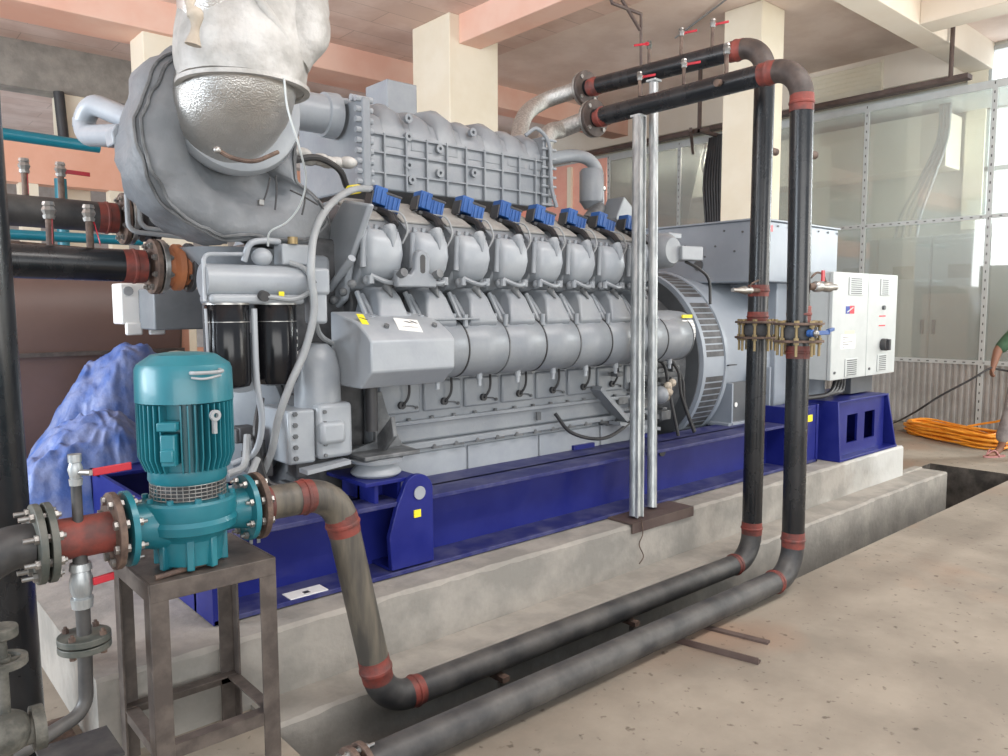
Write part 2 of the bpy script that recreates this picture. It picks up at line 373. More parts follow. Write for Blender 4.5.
# ceiling slab and beams (hall), soffits 4.9, slab 5.25
S('ceiling', MB().box(-8, 7.6, -3, 22, 5.25, 5.45), CEIL)
S('ceiling_right', MB().box(7.6, 16, -3, 22, 5.252, 5.45), CEILB)
S('ceiling_beam_long', MB().box(6.2, 6.55, -3, 7.9, 4.9, 5.26), BEAMP, .01)
S('ceiling_beam_cross', MB().box(-8, 7.2, 9.86, 10.55, 4.88, 5.26), BEAMP, .01)
S('ceiling_beam_right', MB().box(7.2, 12.5, 3.85, 4.18, 4.9, 5.26), BEAMB, .01)
S('ceiling_beam_return', MB().box(9.9, 10.3, -3, 3.85, 4.9, 5.26), BEAMB, .01)
S('ceiling_beam_far', MB().box(-8, 16, 12.5, 12.85, 4.62, 5.26), CONC, .01)
S('ceiling_beam_wall', MB().box(11.9, 12.5, 4.18, 12, 4.78, 5.26), BEAMB, .01)
S('ceiling_beam_middle', MB().box(7.2, 11.9, 9.9, 10.3, 4.9, 5.26), BEAMP, .01)
S('ceiling_beam_left', MB().box(-1.2, -.85, 10.55, 12.5, 4.8, 5.26), BEAMB, .01)
# columns
def column(x, y, wd, top, m=COLC):
    return S('concrete_column', MB().box(x-wd/2, x+wd/2, y-wd/2, y+wd/2, 0, top), m, .012)
column(6.45, 8.3, .80, 5.25)
column(8.90, 5.41, .52, 5.25)
column(3.30, 10.2, .50, 4.9)
column(2.84, 12.68, .36, 4.62)
# back wall of the hall: peach band above dark openings with posts
bw = MB(); bw.box(-8, 12.5, 12.0, 12.25, 3.27, 3.86); S('wall_back_band', bw, PEACH)
bw = MB(); bw.box(-8, 12.5, 12.0, 12.25, 0, 1.0); S('wall_back_sill', bw, PEACH)
for x in (1.15, 2.05, 3.15, 4.6, 6.0, 7.5, 9.2, 10.8):
    S('wall_back_post', MB().box(x, x+.22, 12.02, 12.22, 1.0, 3.27), COLC)
S('wall_back_far', MB().box(-8, 16, 19, 19.2, 0, 5.25), mat('far_dim_wall', (.34, .30, .27), (.4, .36, .33), .8))
# salmon wall seen between the intercooler and the glass room
S('wall_salmon', MB().box(11.06, 11.16, 9.7, 12, 0, 4.36), mat('salmon_wall', (.85, .42, .34), (.88, .48, .38), .7))
S('trim_1', MB().box(11.0, 11.06, 10.56, 10.66, 0, 4.3), COLC)
# outer wall behind the glazed room with a bright window and a louver
WX = 12.5
wl = MB(); wl.box(WX, WX+.2, 4.02, 12, 4.3, 5.25); wl.box(WX, WX+.2, -3, 4.02, 5.2, 5.25); wl.box(WX, WX+.2, -3, 12, 0, 2.7)
wl.box(WX, WX+.2, 4.02, 12, 2.7, 4.3)
S('wall_right', wl, mat('pale_green_wall', (.56, .56, .50), (.60, .60, .54), .75))
S('trim_2', MB().box(WX-.06, WX+.05, 3.9, 4.15, 2.7, 5.25), COLC)
wf = MB()
for z in (2.7, 3.5, 4.35, 5.15): wf.box(WX-.02, WX+.06, -3, 3.9, z, z+.06)
for y in (3.86, 2.9, 1.9, .9, -.1): wf.box(WX-.02, WX+.06, y, y+.05, 2.7, 5.2)
S('window_1', wf, WHITE)
S('window_2', MB().box(WX+.1, WX+.14, -3, 3.95, 2.7, 5.2), SKYP)
lv = MB()
for k in range(6): lv.obox((11.86, 5.7, 4.80+.065*k), (.03, 0, -.03), (0, .58, 0), (.003, 0, .003))
lv.box(11.88, 11.92, 5.1, 5.14, 4.75, 5.2); lv.box(11.88, 11.92, 6.26, 6.3, 4.75, 5.2)
tag(lv.build('wall_louver', COLC), 'cream slatted louver high on the wall above the glazed room', 'louver')
# --- glazed partition: slotted angle posts, rails, glass, corrugated dado
GX = 11.05
def slotted(mb, p0, p1, wdt, nrm):
    p0, p1 = V(p0), V(p1); d = (p1-p0); L_ = d.length; d.normalize(); s_ = d.cross(V(nrm)).normalized()
    mb.obox((p0+p1)/2, d*(L_/2), s_*(wdt/2), V(nrm)*.012)
def slots(mb, p0, p1, nrm, step=.11):
    p0, p1 = V(p0), V(p1); d = (p1-p0); L_ = d.length; d.normalize(); s_ = d.cross(V(nrm)).normalized(); k = step/2
    while k < L_:
        mb.obox(p0+d*k+V(nrm)*.012, d*.016, s_*.006, V(nrm)*.003); k += step
part = thing('glass_partition', 'glazed white framed partition with slotted angle posts behind the generator', 'partition', (GX, 4.0, 0))
PY = [1.75, 3.37, 4.93, 6.5, 8.07, 9.64]
fr_ = MB(); sl = MB()
for y in PY: slotted(fr_, (GX, y, 0), (GX, y, 4.35), .06, (-1, 0, 0)); slots(sl, (GX, y, 0), (GX, y, 4.35), (-1, 0, 0))
for z, wd in ((4.33, .09), (2.72, .055), (.88, .055)): slotted(fr_, (GX+.003, PY[0], z), (GX+.003, PY[-1], z), wd, (-1, 0, 0))
for z in (2.72, .88): slots(sl, (GX+.003, PY[0], z), (GX+.003, PY[-1], z), (-1, 0, 0))
fr_.build('frame', WHITE, part); sl.build('slot_row', INK, part)
for i in range(len(PY)-1):
    for z0, z1 in ((.9, 2.69), (2.75, 4.29)):
        MB().box(GX+.015, GX+.023, PY[i]+.03, PY[i+1]-.03, z0, z1).build('pane', GLASS, part)
cg = MB(); y = PY[0]; pts = []
while y < PY[-1]:
    pts += [(GX-.004, y), (GX-.004, y+.028), (GX+.018, y+.038), (GX+.018, y+.066)]; y += .076
cg.add([(p[0], p[1], z) for z in (.03, .86) for p in pts], [(i, i+1, i+1+len(pts), i+len(pts)) for i in range(len(pts)-1)])
cg.build('corrugated_panel', mat('corrugated_white_metal', (.30, .295, .28), (.38, .37, .36), .5, scale=3), part, ang=20)
# the room behind the glass
S('room_ceiling', MB().box(GX+.05, WX, 1.0, 12, 4.37, 4.40), WHITE)
S('room_soffit_beam', MB().box(11.9, 12.45, 4.2, 12, 3.55, 4.3), BEAMB, .01)
# switchgear cabinets behind the glass
yy = 2.0
lab = ['tall grey switchgear cabinet behind the glass, nearest the person', 'tall grey switchgear cabinet behind the glass, right of the slotted post',
       'tall grey switchgear cabinet behind the glass with a nameplate, above the corrugated panel', 'tall grey switchgear cabinet behind the glass just right of the white control cabinet',
       'tall grey switchgear cabinet behind the glass partly hidden by the white control cabinet', 'grey switchgear cabinet behind the glass hidden behind the alternator']
for i in range(6):
    y0, y1 = yy+i*.72, yy+i*.72+.71; x0 = 11.42
    c = thing('switchgear_cabinet', lab[i], 'electrical cabinet', (x0, (y0+y1)/2, 0), 'switchgear cabinets behind the glass')
    MB().box(x0+.02, x0+.45, y0, y1, 0, 2.56).build('body', CABG, c, .006)
    d = MB().box(x0, x0+.02, y0+.012, y1-.012, .12, 2.5).build('door', CABG, c, .004)
    h = MB(); yh = y0+.07 if i % 2 else y1-.07; h.box(x0-.035, x0, yh-.022, yh+.022, 1.22, 1.42); h.build('handle', INK, d, .008)
    pl = MB().box(x0-.004, x0, (y0+y1)/2-.14, (y0+y1)/2+.14, 1.98, 2.16).build('nameplate', mat('plate_%d' % i, (.30, .28, .22), (.38, .36, .30), .5), d)
# flexible conduits dropping from the room ceiling
for k in range(4):
    y = 4.42+.07*k; p = spline([(11.75, 4.12+.04*k, 4.37), (11.75, 4.14+.04*k, 3.9), (11.74, 4.28+.06*k, 3.4), (11.7, 4.42+.09*k, 2.9), (11.68, 4.46+.1*k, 2.56)], 6)
    tag(MB().tube(p, .022, 8).build('cable_conduit', GREY), ('rightmost', 'second from right', 'third from right', 'leftmost')[k]+' of the four grey conduits dropping onto the switchgear cabinets behind the glass', 'conduit', 'conduits above the switchgear')
for k in range(2):
    p = spline([(11.7, 7.9+.1*k, 4.37), (11.7, 7.95+.1*k, 4.0), (11.7, 7.75+.02*k, 3.3), (11.7, 7.75, 2.4)], 6)
    tag(MB().tube(p, .022, 8).build('cable_conduit', DARK), ('right', 'left')[k]+' one of the two dark curved conduits behind the glass left of the cream column', 'conduit', 'dark conduits left of the cream column')
# cable tray along the partition top + hanging rod
tr_ = thing('cable_tray', 'dark brown cable tray running along the top of the glass partition', 'cable tray', (10.85, 6, 4.42))
MB().box(10.78, 10.95, 3.6, 11.2, 4.41, 4.47).build('tray', TRAY, tr_, .004)
MB().cyl((10.80, 3.80, 4.45), (10.80, 3.80, 5.25), .028, 10).build('hanger_rod', TRAY, tr_)
bk = MB(); bk.box(10.3, 10.9, 7.15, 7.2, 4.28, 4.33); bk.box(10.3, 10.34, 7.0, 7.6, 4.28, 4.33); bk.obox((10.45, 7.4, 4.2), (.25, .15, -.12), (.01, -.02, 0), (0, 0, .03)); bk.box(10.3, 10.34, 7.15, 7.2, 4.3, 5.25)
tag(bk.build('hanging_bracket', TRAY), 'brown steel bracket hanging left of the cream column', 'bracket')
cb = MB()
for k in range(7): cb.tube(spline([(10.75+.02*k, 7.05+.05*k, 4.3), (10.74, 7.06+.05*k, 3.6), (10.76, 7.05+.045*k, 2.9), (10.75, 7.05+.05*k, 2.2)], 5), .022, 8)
tag(cb.build('cable_bundle', RUB, kind='stuff'), 'bundle of dark vertical cables left of the cream column', 'cables')
# thin hanger of the top pipes: triangular bracket at the beam
p0 = AY(641, 95, 4.2); hb = MB(); q = AY(641, 14, 4.2); hb.cyl(p0, q, .012, 8)
hb.cyl(q, AY(612, 3, 4.2), .014, 8); hb.cyl(AY(640, 30, 4.2), AY(622, 0, 4.2), .014, 8); hb.cyl(AY(612, 3, 4.2), AY(604, -22, 4.2), .012, 8)
tag(hb.build('pipe_hanger', TRAY), 'thin brown triangular hanger reaching down to the upper pipes', 'bracket')
# conduit lines and a thin cable on the ceiling
for p, q, l in (((7.0, 3.0), (8.9, 6.6), 'thin grey conduit line fixed under the right ceiling'), ((3.6, 10.9), (5.9, 13.4), 'thin conduit line under the ceiling left of the cream column')):
    tag(MB().cyl((*p, 5.23), (*q, 5.23), .012, 8).build('ceiling_conduit', GREY), l, 'conduit')

# =================================================================== FAR LEFT BACKGROUND
tp = MB().cyl((-3, 8.8, 3.36), (2.35, 9.3, 3.34), .06, 16).build('teal_pipe', TEALP); tag(tp, 'upper teal pipe running along the peach wall at far left', 'pipe')
tp = MB().cyl((-3, 8.8, 2.32), (2.6, 8.8, 2.32), .05, 16).build('teal_pipe', TEALP); tag(tp, 'lower teal pipe seen between the two black header pipes', 'pipe')
tp = MB().cyl((2.3, 10.9, 0), (2.3, 10.9, 3.2), .07, 12).build('teal_post', TEALP); tag(tp, 'teal vertical pipe behind the upper header flange', 'pipe')
tg = MB().cyl((2.70, 12.43, 3.86), (2.66, 12.43, 4.62), .07, 12).build('black_downpipe', INK); tag(tg, 'short black downpipe on the far cream column', 'pipe')
# brown canopy of a second machine
bt = thing('machine_canopy', 'large dark brown rounded machine canopy in the left background', 'machine', (1.2, 7.2, 0))
pf = [(6.35, .25), (6.35, 1.28), (6.32, 1.45), (6.36, 1.75), (6.5, 1.98), (6.75, 2.08), (8.2, 2.08), (8.2, .25)]
MB().prism(pf, 'x', -1.5, 2.15).build('shell', BROWN, bt, .03)
MB().box(-1.5, 2.15, 6.31, 6.36, 1.26, 1.29).build('seam', STAND, bt)
MB().box(-1.5, 2.2, 6.3, 8.3, 0, .26).build('base', PEACH, bt)
MB().box(2.15, 2.22, 6.4, 7.4, .2, 1.9).build('end_frame', PEACH, bt)
# white terminal box + grey duct beneath header pipe
jb = thing('junction_box', 'white enamel junction box below the lower header pipe', 'electrical box', (1.6, 5.3, 1.3))
p = AY(120, 283, 5.3); q = AY(152, 327, 5.3)
MB().box(p.x, q.x, 5.3, 5.5, q.z+.02, p.z).build('body', PAPER, jb, .01)
fm = MB()
for a in (0, 1): fm.box(p.x+.02+a*.14, p.x+.12+a*.14, 5.28, 5.32, q.z-.05, q.z+.03)
fm.build('foot', PAPER, jb, .01); MB().cyl(AY(128, 291, 5.3)-Y*.01, AY(128, 291, 5.3), .03, 16).build('knob', GREY, jb)
p = AY(153, 288, 5.0); q = AY(206, 329, 5.0)
tag(MB().box(p.x, q.x+.1, 5.0, 5.6, q.z, p.z).build('grey_duct', mat('dull_blue_grey', (.17, .185, .2), (.2, .215, .23), .5), bevel=.01), 'dull grey metal duct below the lower header pipe', 'duct')
# blue tarpaulin over a heap
def tarp(name, cx, cy, rx, ry, h, seed, lab_, tilt=0, lo=.35):
    m = MB(); nx, ny = 110, 80
    for j in range(ny+1):
        for i in range(nx+1):
            u_, v_ = i/nx*2-1, j/ny*2-1
            d = max(0, 1-(abs(u_)**2.4+abs(v_)**2.4))
            x = cx+u_*rx+tilt*v_; y = cy+v_*ry
            n_ = noise.noise(Vector((x*1.6+seed, y*1.6, 0)))*.35+noise.noise(Vector((x*4+seed, y*4, 3)))*.13
            rid = abs(noise.noise(Vector((x*2.2+seed, y*3.1, 9))))
            rg2 = abs(noise.noise(Vector((x*7+seed, y*7, 2))))+.6*abs(noise.noise(Vector((x*15+seed, y*15, 5))))
            z = -.07*rg2*(1 if d > 0 else 0)+h*(d**.45)*(lo+(1-lo)*(u_*.5+.5)+n_*.5)+(.10*rid if d > 0 else 0)
            m.v.append(Vector((x+noise.noise(Vector((x*3, y*3, seed)))*.06, y, .02+max(z, 0))))
    for j in range(ny):
        for i in range(nx): a = j*(nx+1)+i; m.f.append([a, a+1, a+nx+2, a+nx+1])
    o = m.build(name, TARP, ang=180); tag(o, lab_, 'tarpaulin'); return o
tarp('blue_tarpaulin', 1.42, 5.90, .66, .38, 1.46, 3, 'crumpled blue tarpaulin draped over the higher part of the heap', .1, .5)
tarp('blue_tarpaulin', 1.14, 5.2, .58, .30, 1.02, 11, 'crumpled blue tarpaulin spread low behind the green pump motor', 0, .7)
m_ = MB().ball((1.9, 5.75, 1.18), .16, .16, .12, 20, 10); tag(m_.build('white_sack', CRATE), 'pale rounded sack on top of the tarpaulin beside the oil filters', 'sack')
m_ = MB().ball((.93, 6.6, .68), .12, .3, .36, 16, 10); tag(m_.build('stone_sack', CONC), 'grey lumpy sack beside the black vertical pipe', 'sack')

# =================================================================== PIPES
def band(parent, c, d, r, wdt, m=RED, name='primer_band'):
    d = V(d).normalized(); c = V(c)
    mb = MB().lathe(c-d*wdt/2, d, [(0, r+.0015), (wdt*.4, r+.003), (wdt*.45, r+.007), (wdt*.55, r+.007), (wdt*.6, r+.003), (wdt, r+.0015)], 28)
    return mb.build(name, m, parent)
def flange(parent, c, d, r, t=.022, m=RUST, nb=8, bm=STEEL, rb=None, reach=.03, name='flange', hub=0, hubr=.07):
    d = V(d).normalized(); c = V(c); a, b_ = frame(d); rb = rb or r*.8
    prof = [(0, r*.3), (0, r), (t, r), (t, r*.3)]
    if hub: prof = [(0, r*.3), (0, r), (t, r), (t, hubr*1.15), (t+hub, hubr*1.02), (t+hub, r*.3)]
    f = MB().lathe(c, d, prof, 36).build(name, m, parent, .002)
    bo = MB()
    for k in range(nb):
        q = 2*PI*(k+.5)/nb; p = c+(a*math.cos(q)+b_*math.sin(q))*rb
        bo.nxt(); bo.tube([p-d*reach, p+d*(t+reach)], r*.045+.002, 8); bo.tube([p+d*t, p+d*(t+.012)], r*.085+.004, 6); bo.tube([p-d*.012, p], r*.085+.004, 6)
    bo.build_each('bolt', bm, f)
    return f
def ball_valve(parent, p, up, lever, lev_m=REDV, s=1., stub=.10, body=STEEL, pm=RUST, lname='lever'):
    # threaded stub with a small ball valve and flat lever
    p = V(p); up = V(up).normalized()
    v = MB().cyl(p, p+up*stub*s, .013*s, 12).build('stub_pipe', pm, parent)
    q = p+up*stub*s
    mb = MB().lathe(q, up, [(0, .018*s), (.012*s, .021*s), (.014*s, .017*s), (.03*s, .024*s), (.045*s, .017*s), (.047*s, .021*s), (.06*s, .018*s)], 8)
    vb = mb.build('ball_valve', body, parent)
    if lever is not None:
        lv = V(lever).normalized(); o = q+up*.03*s
        mb = MB().cyl(o, o+lv*.0+up.cross(lv)*.035*s, .007*s, 8)
        e = o+up.cross(lv)*.035*s
        mb2 = MB(); mb2.obox(e+lv*.055*s, lv*.062*s, up*.009*s, up.cross(lv)*.003*s); mb2.obox(e+lv*.012*s, lv*.014*s, up*.014*s, up.cross(lv)*.003*s)
        mb.build('spindle', body, vb); mb2.build(lname, lev_m, vb, .002)
    return vb

PR = .061
YO, ZO = 2.14, .082       # outer run on the floor edge
OX = 4.022
# ---- outer pipe
op = thing('water_pipe', 'outer black water pipe nearest the camera, rising to the lower of two top runs', 'pipe', (OX, YO, 0))
p_top = [(4.07, 3.67, 2.895), (OX-.02, YO, 2.885), (OX+.04, YO, ZO), (1.26, YO, ZO)]
arc1 = elbow_mid(p_top, 1, .17); arc2 = elbow_mid(p_top, 2, .17)
MB().tube([p_top[0], arc1[0]], PR, 28).build('upper_run', PIPE, op)
MB().tube(arc1, PR+.001, 28).build('elbow', ELB, op)
xm = OX+.025
MB().tube([arc1[-1], (xm-.01, YO, 1.5)], PR, 28).build('riser', PIPE, op)
MB().tube([(xm, YO, 1.41), arc2[0]], PR, 28).build('riser', PIPE, op)
MB().tube(arc2, PR+.001, 28).build('elbow', PIPED, op)
MB().tube([arc2[-1], p_top[3]], PR, 28).build('floor_run', PIPED, op)
band(op, arc1[0]+Y*.03, Y, PR, .10); band(op, arc1[-1]-Z*.03, Z, PR, .09); band(op, arc2[0]+Z*.03, Z, PR, .09); band(op, arc2[-1]-X*.02, X, PR, .04)
band(op, (xm, YO, 1.56), Z, PR, .09); band(op, (xm, YO, 1.35), Z, PR, .07); band(op, (4.07, 3.61, 2.893), Y, PR, .09)
flange(op, (4.07, 3.67, 2.895), Y, .125, .024, ELB, 4, STEEL, reach=.01); flange(op, (4.07, 3.70, 2.895), Y, .125, .02, STEEL, 4, RUST)
flange(op, (1.24, YO, ZO), X, .085, .02, RUST, 6, STEEL, reach=.035)
flange(op, (1.20, YO, ZO), X, .085, .02, RUST, 6, STEEL)
def mid_valve(parent, x, y, lever):
    flange(parent, (x, y, 1.50), Z, .135, .013, RUST, 8, BRASS, reach=.012)
    flange(parent, (x, y, 1.405), Z, .135, .013, RUST, 8, BRASS, reach=.075)
    MB().lathe((x, y, 1.418), Z, [(0, .085), (.015, .095), (.065, .095), (.082, .085)], 28).build('valve_body', DARK, parent)
    if lever:
        h = MB(); h.obox((x+.02, y-.115, 1.458), (.115, .004, 0), (0, .006, 0), (0, 0, .012)); h.cyl((x-.07, y-.09, 1.458), (x-.07, y-.125, 1.458), .02, 14)
        h.obox((x+.165, y-.10, 1.470), (.05, .01, .004), (0, .012, 0), (0, 0, .009))
        h.build('valve_lever', BLUEC, parent, .003)
        MB().ball((x-.07, y-.135, 1.458), .018, n=12, m=8).build('lever_boss', STEEL, parent)
mid_valve(op, xm, YO, True)
for i, px_ in enumerate((642, 686)):
    yv = AX(px_, 90, 4.07).y; ball_valve(op, (4.045, yv, 2.955), Z, (.55, -.8, .1), s=.85, stub=.12)
yv = AX(730, 80, 4.07).y; ball_valve(op, (4.03, yv, 2.94), Z, None, s=1.0, stub=.12)
MB().cyl((4.03, yv, 2.90), (3.93, yv, 2.88), .02, 14).build('stub_pipe', RUST, op)
b0 = AY(806, 153, YO); MB().tube([(xm-.06, YO, b0.z), (xm+.12, YO, b0.z)], .022, 14).build('stub_pipe', RUST, op); MB().lathe((xm-.0, YO, b0.z), X, [(0, .035), (.05, .025)], 16).build('weld_collar', RUST, op)
# side drain with a ball valve
b0 = AY(812, 287, YO-.02)
dv = MB(); dv.cyl((xm, YO-.05, b0.z), (xm+.06, YO-.07, b0.z), .02, 14); dv.build('drain_stub', RUST, op)
dv = MB().lathe((xm+.03, YO-.07, b0.z), X, [(0, .02), (.01, .030), (.05, .030), (.06, .022), (.11, .024), (.12, .029), (.17, .029), (.175, .018), (.24, .018)], 12).build('ball_valve', STEEL, op)
MB().obox((xm+.10, YO-.08, b0.z+.06), (.014, 0, .0), (0, .004, 0), (0, 0, .03)).build('lever', REDV, dv)
MB().tube(spline([(xm+.06, YO-.03, b0.z+.05), (xm+.13, YO-.03, b0.z+.08), (xm+.2, YO-.03, b0.z+.07), (xm+.235, YO-.03, b0.z+.03)]), .006, 8).build('chain_wire', RUST, dv)

# ---- inner pipe (pump discharge)
XI, YI, ZI = 4.36, 2.58, .0
ip = thing('water_pipe', 'inner black water pipe from the teal pump along the ledge to the higher top run', 'pipe', (XI, YI, 0))
PZ = .905
pts = [(1.105, 2.6, PZ), (1.425, 2.6, PZ), (1.615, 2.59, ZI), (XI, YI, ZI), (XI+.015, YI, 3.185), (XI+.015, 4.03, 3.225)]
e1 = elbow_mid(pts, 1, .15); e2 = elbow_mid(pts, 2, .16); e3 = elbow_mid(pts, 3, .17); e4 = elbow_mid(pts, 4, .17)
MB().tube([pts[0], e1[0]], PR, 28).build('outlet_spool', PIPES, ip)
MB().tube(e1, PR+.001, 28).build('elbow', PIPES, ip)
MB().tube([e1[-1], e2[0]], PR, 28).build('drop_pipe', PIPES, ip)
MB().tube(e2, PR+.001, 28).build('elbow', PIPED, ip)
MB().tube([e2[-1], e3[0]], PR, 28).build('floor_run', PIPED, ip)
MB().tube(e3, PR+.001, 28).build('elbow', PIPED, ip)
MB().tube([e3[-1], (XI+.006, YI, 1.41)], PR, 28).build('riser', PIPE, ip); MB().tube([(XI+.006, YI, 1.5), e4[0]], PR, 28).build('riser', PIPE, ip)
MB().tube(e4, PR+.001, 28).build('elbow', ELB, ip)
MB().tube([e4[-1], pts[5]], PR, 28).build('upper_run', PIPE, ip)
dd = (Vector(pts[2])-Vector(pts[1])).normalized()
for c, d, wd in ((Vector(pts[0])+X*.03, X, .05), (e1[0]-X*.01, X, .06), (e1[-1]+dd*.01, dd, .08), (e2[0]-dd*.03, dd, .10), (e2[-1]+X*.02, X, .06),
                 (e3[0]-X*.02, X, .05), (e3[-1]+Z*.03, Z, .08), (e4[0]-Z*.02, Z, .05), (e4[-1]+Y*.03, Y, .10), ((XI+.006, YI, 1.70), Z, .07), ((XI+.006, YI, 1.54), Z, .06), ((XI+.015, 3.96, 3.222), Y, .09)):
    band(ip, c, d, PR, wd)
flange(ip, (XI+.015, 4.03, 3.225), Y, .125, .024, ELB, 4, STEEL, reach=.01); flange(ip, (XI+.015, 4.06, 3.225), Y, .125, .02, STEEL, 4, RUST)
flange(ip, (1.103, 2.6, PZ), X, .118, .02, RUST, 8, STEEL, reach=.01)
mid_valve(ip, XI+.006, YI, False)
for i, (px_, lv_, m_, bm_) in enumerate(((649, (-.4, .8, 0), REDV, TEALD), (681, (.5, -.8, .1), REDV, STEEL), (712, (.5, -.8, .1), REDV, STEEL))):
    pz = AX(px_, 60, XI+.015); ball_valve(ip, (XI+.015, pz.y, 3.24), Z, lv_, m_, s=.85, stub=(.15, .17, .16)[i], body=bm_)
b0 = AY(775, 152, YI); MB().tube([(XI, YI, b0.z), (XI+.17, YI, b0.z)], .022, 14).build('stub_pipe', RUST, ip)
b0 = AY(740, 290, YI-.05); MB().tube([(XI, YI-.03, b0.z), (XI-.14, YI-.03, b0.z)], .014, 14).build('drain_stub', RUST, ip)
nv = MB().lathe((XI-.13, YI-.03, b0.z), -X, [(0, .016), (.01, .024), (.05, .02), (.06, .026), (.09, .022), (.15, .012), (.2, .012)], 12).build('ball_valve', STEEL, ip)
MB().tube([(XI-.17, YI-.03, b0.z), (XI-.17, YI-.06, b0.z+.04), (XI-.13, YI-.08, b0.z+.06)], .006, 8).build('lever', RUST, nv)
# pipe support bracket beneath the floor runs
sp = MB(); sp.box(2.98, 3.02, 1.86, 2.24, .002, .012); sp.box(2.98, 2.988, 1.86, 2.24, .002, .03); sp.box(3.13, 3.17, 1.98, 2.60, -.016, .0)
sp2 = MB(); sp2.box(2.93, 2.96, 2.14, 2.66, -.085, -.066); sp2.box(2.935, 2.945, 2.3, 2.66, -.066, -.03)
sb_ = thing('pipe_support', 'loose steel angle strips lying under the two floor runs', 'pipe support', (3.0, 2.05, 0)); 
sp = MB(); sp.obox((3.02, 1.98, .006), (.018, .004, 0), (-.05, .22, 0), (0, 0, .005)); sp.obox((3.004, 1.976, .018), (.003, .001, 0), (-.05, .22, 0), (0, 0, .014)); sp.build('angle_strip', TRAY, sb_)
sp = MB(); sp.obox((3.24, 2.06, .006), (.018, .004, 0), (-.05, .22, 0), (0, 0, .005)); sp.build('angle_strip', TRAY, sb_)
for xx in (2.22, 3.15):
    br_ = thing('pipe_bracket', 'small rusty bracket carrying the inner pipe off the ledge, '+('near the pump' if xx < 3 else 'near the risers'), 'bracket', (xx, 2.62, -.1))
    MB().box(xx-.02, xx+.02, 2.52, 2.68, -.09, -.066).build('arm', RUST, br_); MB().cyl((xx, 2.56, -.1), (xx, 2.56, -.155), .014, 10).build('stud', STEEL, br_)

# galvanised support posts
for (f0, t0, rr, lb) in ((AZ(635, 516, .325), Vector((4.03, 3.27, 2.82)), .036, 'left galvanised post with channel profile holding up the lower top run'), (AZ(652, 507, .325), Vector((4.30, 3.36, 3.11)), .031, 'right round galvanised post holding up the higher top run')):
    g = thing('support_post', lb, 'post', f0, 'galvanised pipe supports')
    MB().cyl(f0, t0, rr, 18).build('post', GALV, g)
    c = MB(); c.obox(t0+Z*.008, (.035, 0, 0), (0, .04, 0), (0, 0, .008)); c.build('saddle', GALV, g, .003)
    if rr and 'left' in lb:
        d = (t0-f0).normalized(); c = MB()
        for s_ in (-1, 1): c.obox((f0+t0)/2+X*(.026*s_)-Y*.034, (.004, 0, 0), (0, .01, 0), (t0-f0)/2)
        c.build('channel_lip', GALV, g)
fa = MB(); a0 = AZ(617, 522, .3); a1 = AZ(675, 504, .3)
fa.box(a0.x, a1.x, 2.885, 3.10, .302, .314); fa.box(a0.x, a1.x, 2.883, 2.893, .25, .314)
tag(fa.build('base_plate', TRAY, bevel=.002), 'dark steel angle plate on the plinth edge under the galvanised posts', 'base plate')
wt = spline([(3.62, 2.874, .33), (3.63, 2.872, .24), (3.60, 2.874, .18), (3.64, 2.872, .10), (3.60, 2.872, .06)], 6)
tag(MB().tube(wt, .0035, 6).build('tie_wire', RUST), 'thin tie wire hanging down the plinth face below the posts', 'wire')

# =================================================================== LEFT PIPEWORK
pole = thing('vertical_pipe', 'thick black vertical pipe at the left edge of the picture', 'pipe', (.36, 3.2, 0))
pb, pt = Vector((.415, 3.15, 0)), Vector((.36, 3.15, 5.2))
MB().cyl(pb, pt, .105, 36).build('pipe', PIPE, pole); MB().box(.27, .61, 2.98, 3.3, 0, .02).build('foot_plate', RUST, pole)
def header(name, lb, y, z, x1, r, valves, rubber, fm):
    h = thing(name, lb, 'pipe', (x1, y, z), None)
    MB().cyl((-2.5, y, z+.05), (x1-.02, y, z), r, 30).build('pipe', PIPED if 'upper' in lb else PIPE, h)
    band(h, (x1-.07, y, z), X, r, .09)
    flange(h, (x1, y, z), X, r*1.75, .022, RUST, 8, STEEL, reach=.02); flange(h, (x1+.03, y, z), X, r*1.75, .022, STEEL, 8, STEEL, reach=.02)
    prof = [(0, r*1.2), (.03, r*1.2), (.045, r*1.5), (.07, r*1.5), (.085, r*1.15), (.1, r*1.15)]
    MB().lathe((x1+.055, y, z), X, prof, 30).build('rubber_bellows', rubber, h)
    flange(h, (x1+.155, y, z), X, r*1.6, .02, DARK, 6, STEEL, reach=.012)
    MB().cyl((x1+.17, y, z), (x1+.42, y, z), r*.9, 24).build('engine_stub', fm, h)
    for px_, up, lever in valves:
        xx = AY(px_, 200, y).x; ball_valve(h, (xx, y, z+(r-.005)*up), (0, 0, up), lever, s=1.15, stub=.10)
    return h
header('header_pipe', 'upper dusty black header pipe with four small valves, running to the engine front', 4.35, 2.065, AY(121, 215, 4.35).x, .075, [(26, 1, (-.05, -.3, -1)), (62, 1, (.9, -.1, -.05))], DARK, STEEL)
header('header_pipe', 'lower glossy black header pipe with orange rubber bellows at the engine end', 3.6, 1.785, AY(150, 262, 3.6).x-.0, .069, [(48, 1, (-.1, -.3, -1)), (88, 1, (.15, -.3, -1))], mat('orange_rubber', (.55, .2, .08), (.4, .15, .07), .6), EGD)
ct = thing('control_tubes', 'thin grey control tubes bending behind the header flanges', 'tube', (1.1, 4.0, 1.9))
for k in range(3):
    o = .055*k; MB().tube(fillet([(1.15+o, 4.1, 2.45), (1.15+o, 4.1, 1.98-.0*k+.02*k), (1.62, 4.05, 1.95+.03*k)], .05), .012, 10).build('tube', GREY, ct)
MB().cyl((.35, 4.27, 1.93), (1.75, 4.27, 1.86), .008, 8).build('tie_rod', RUST, ct)

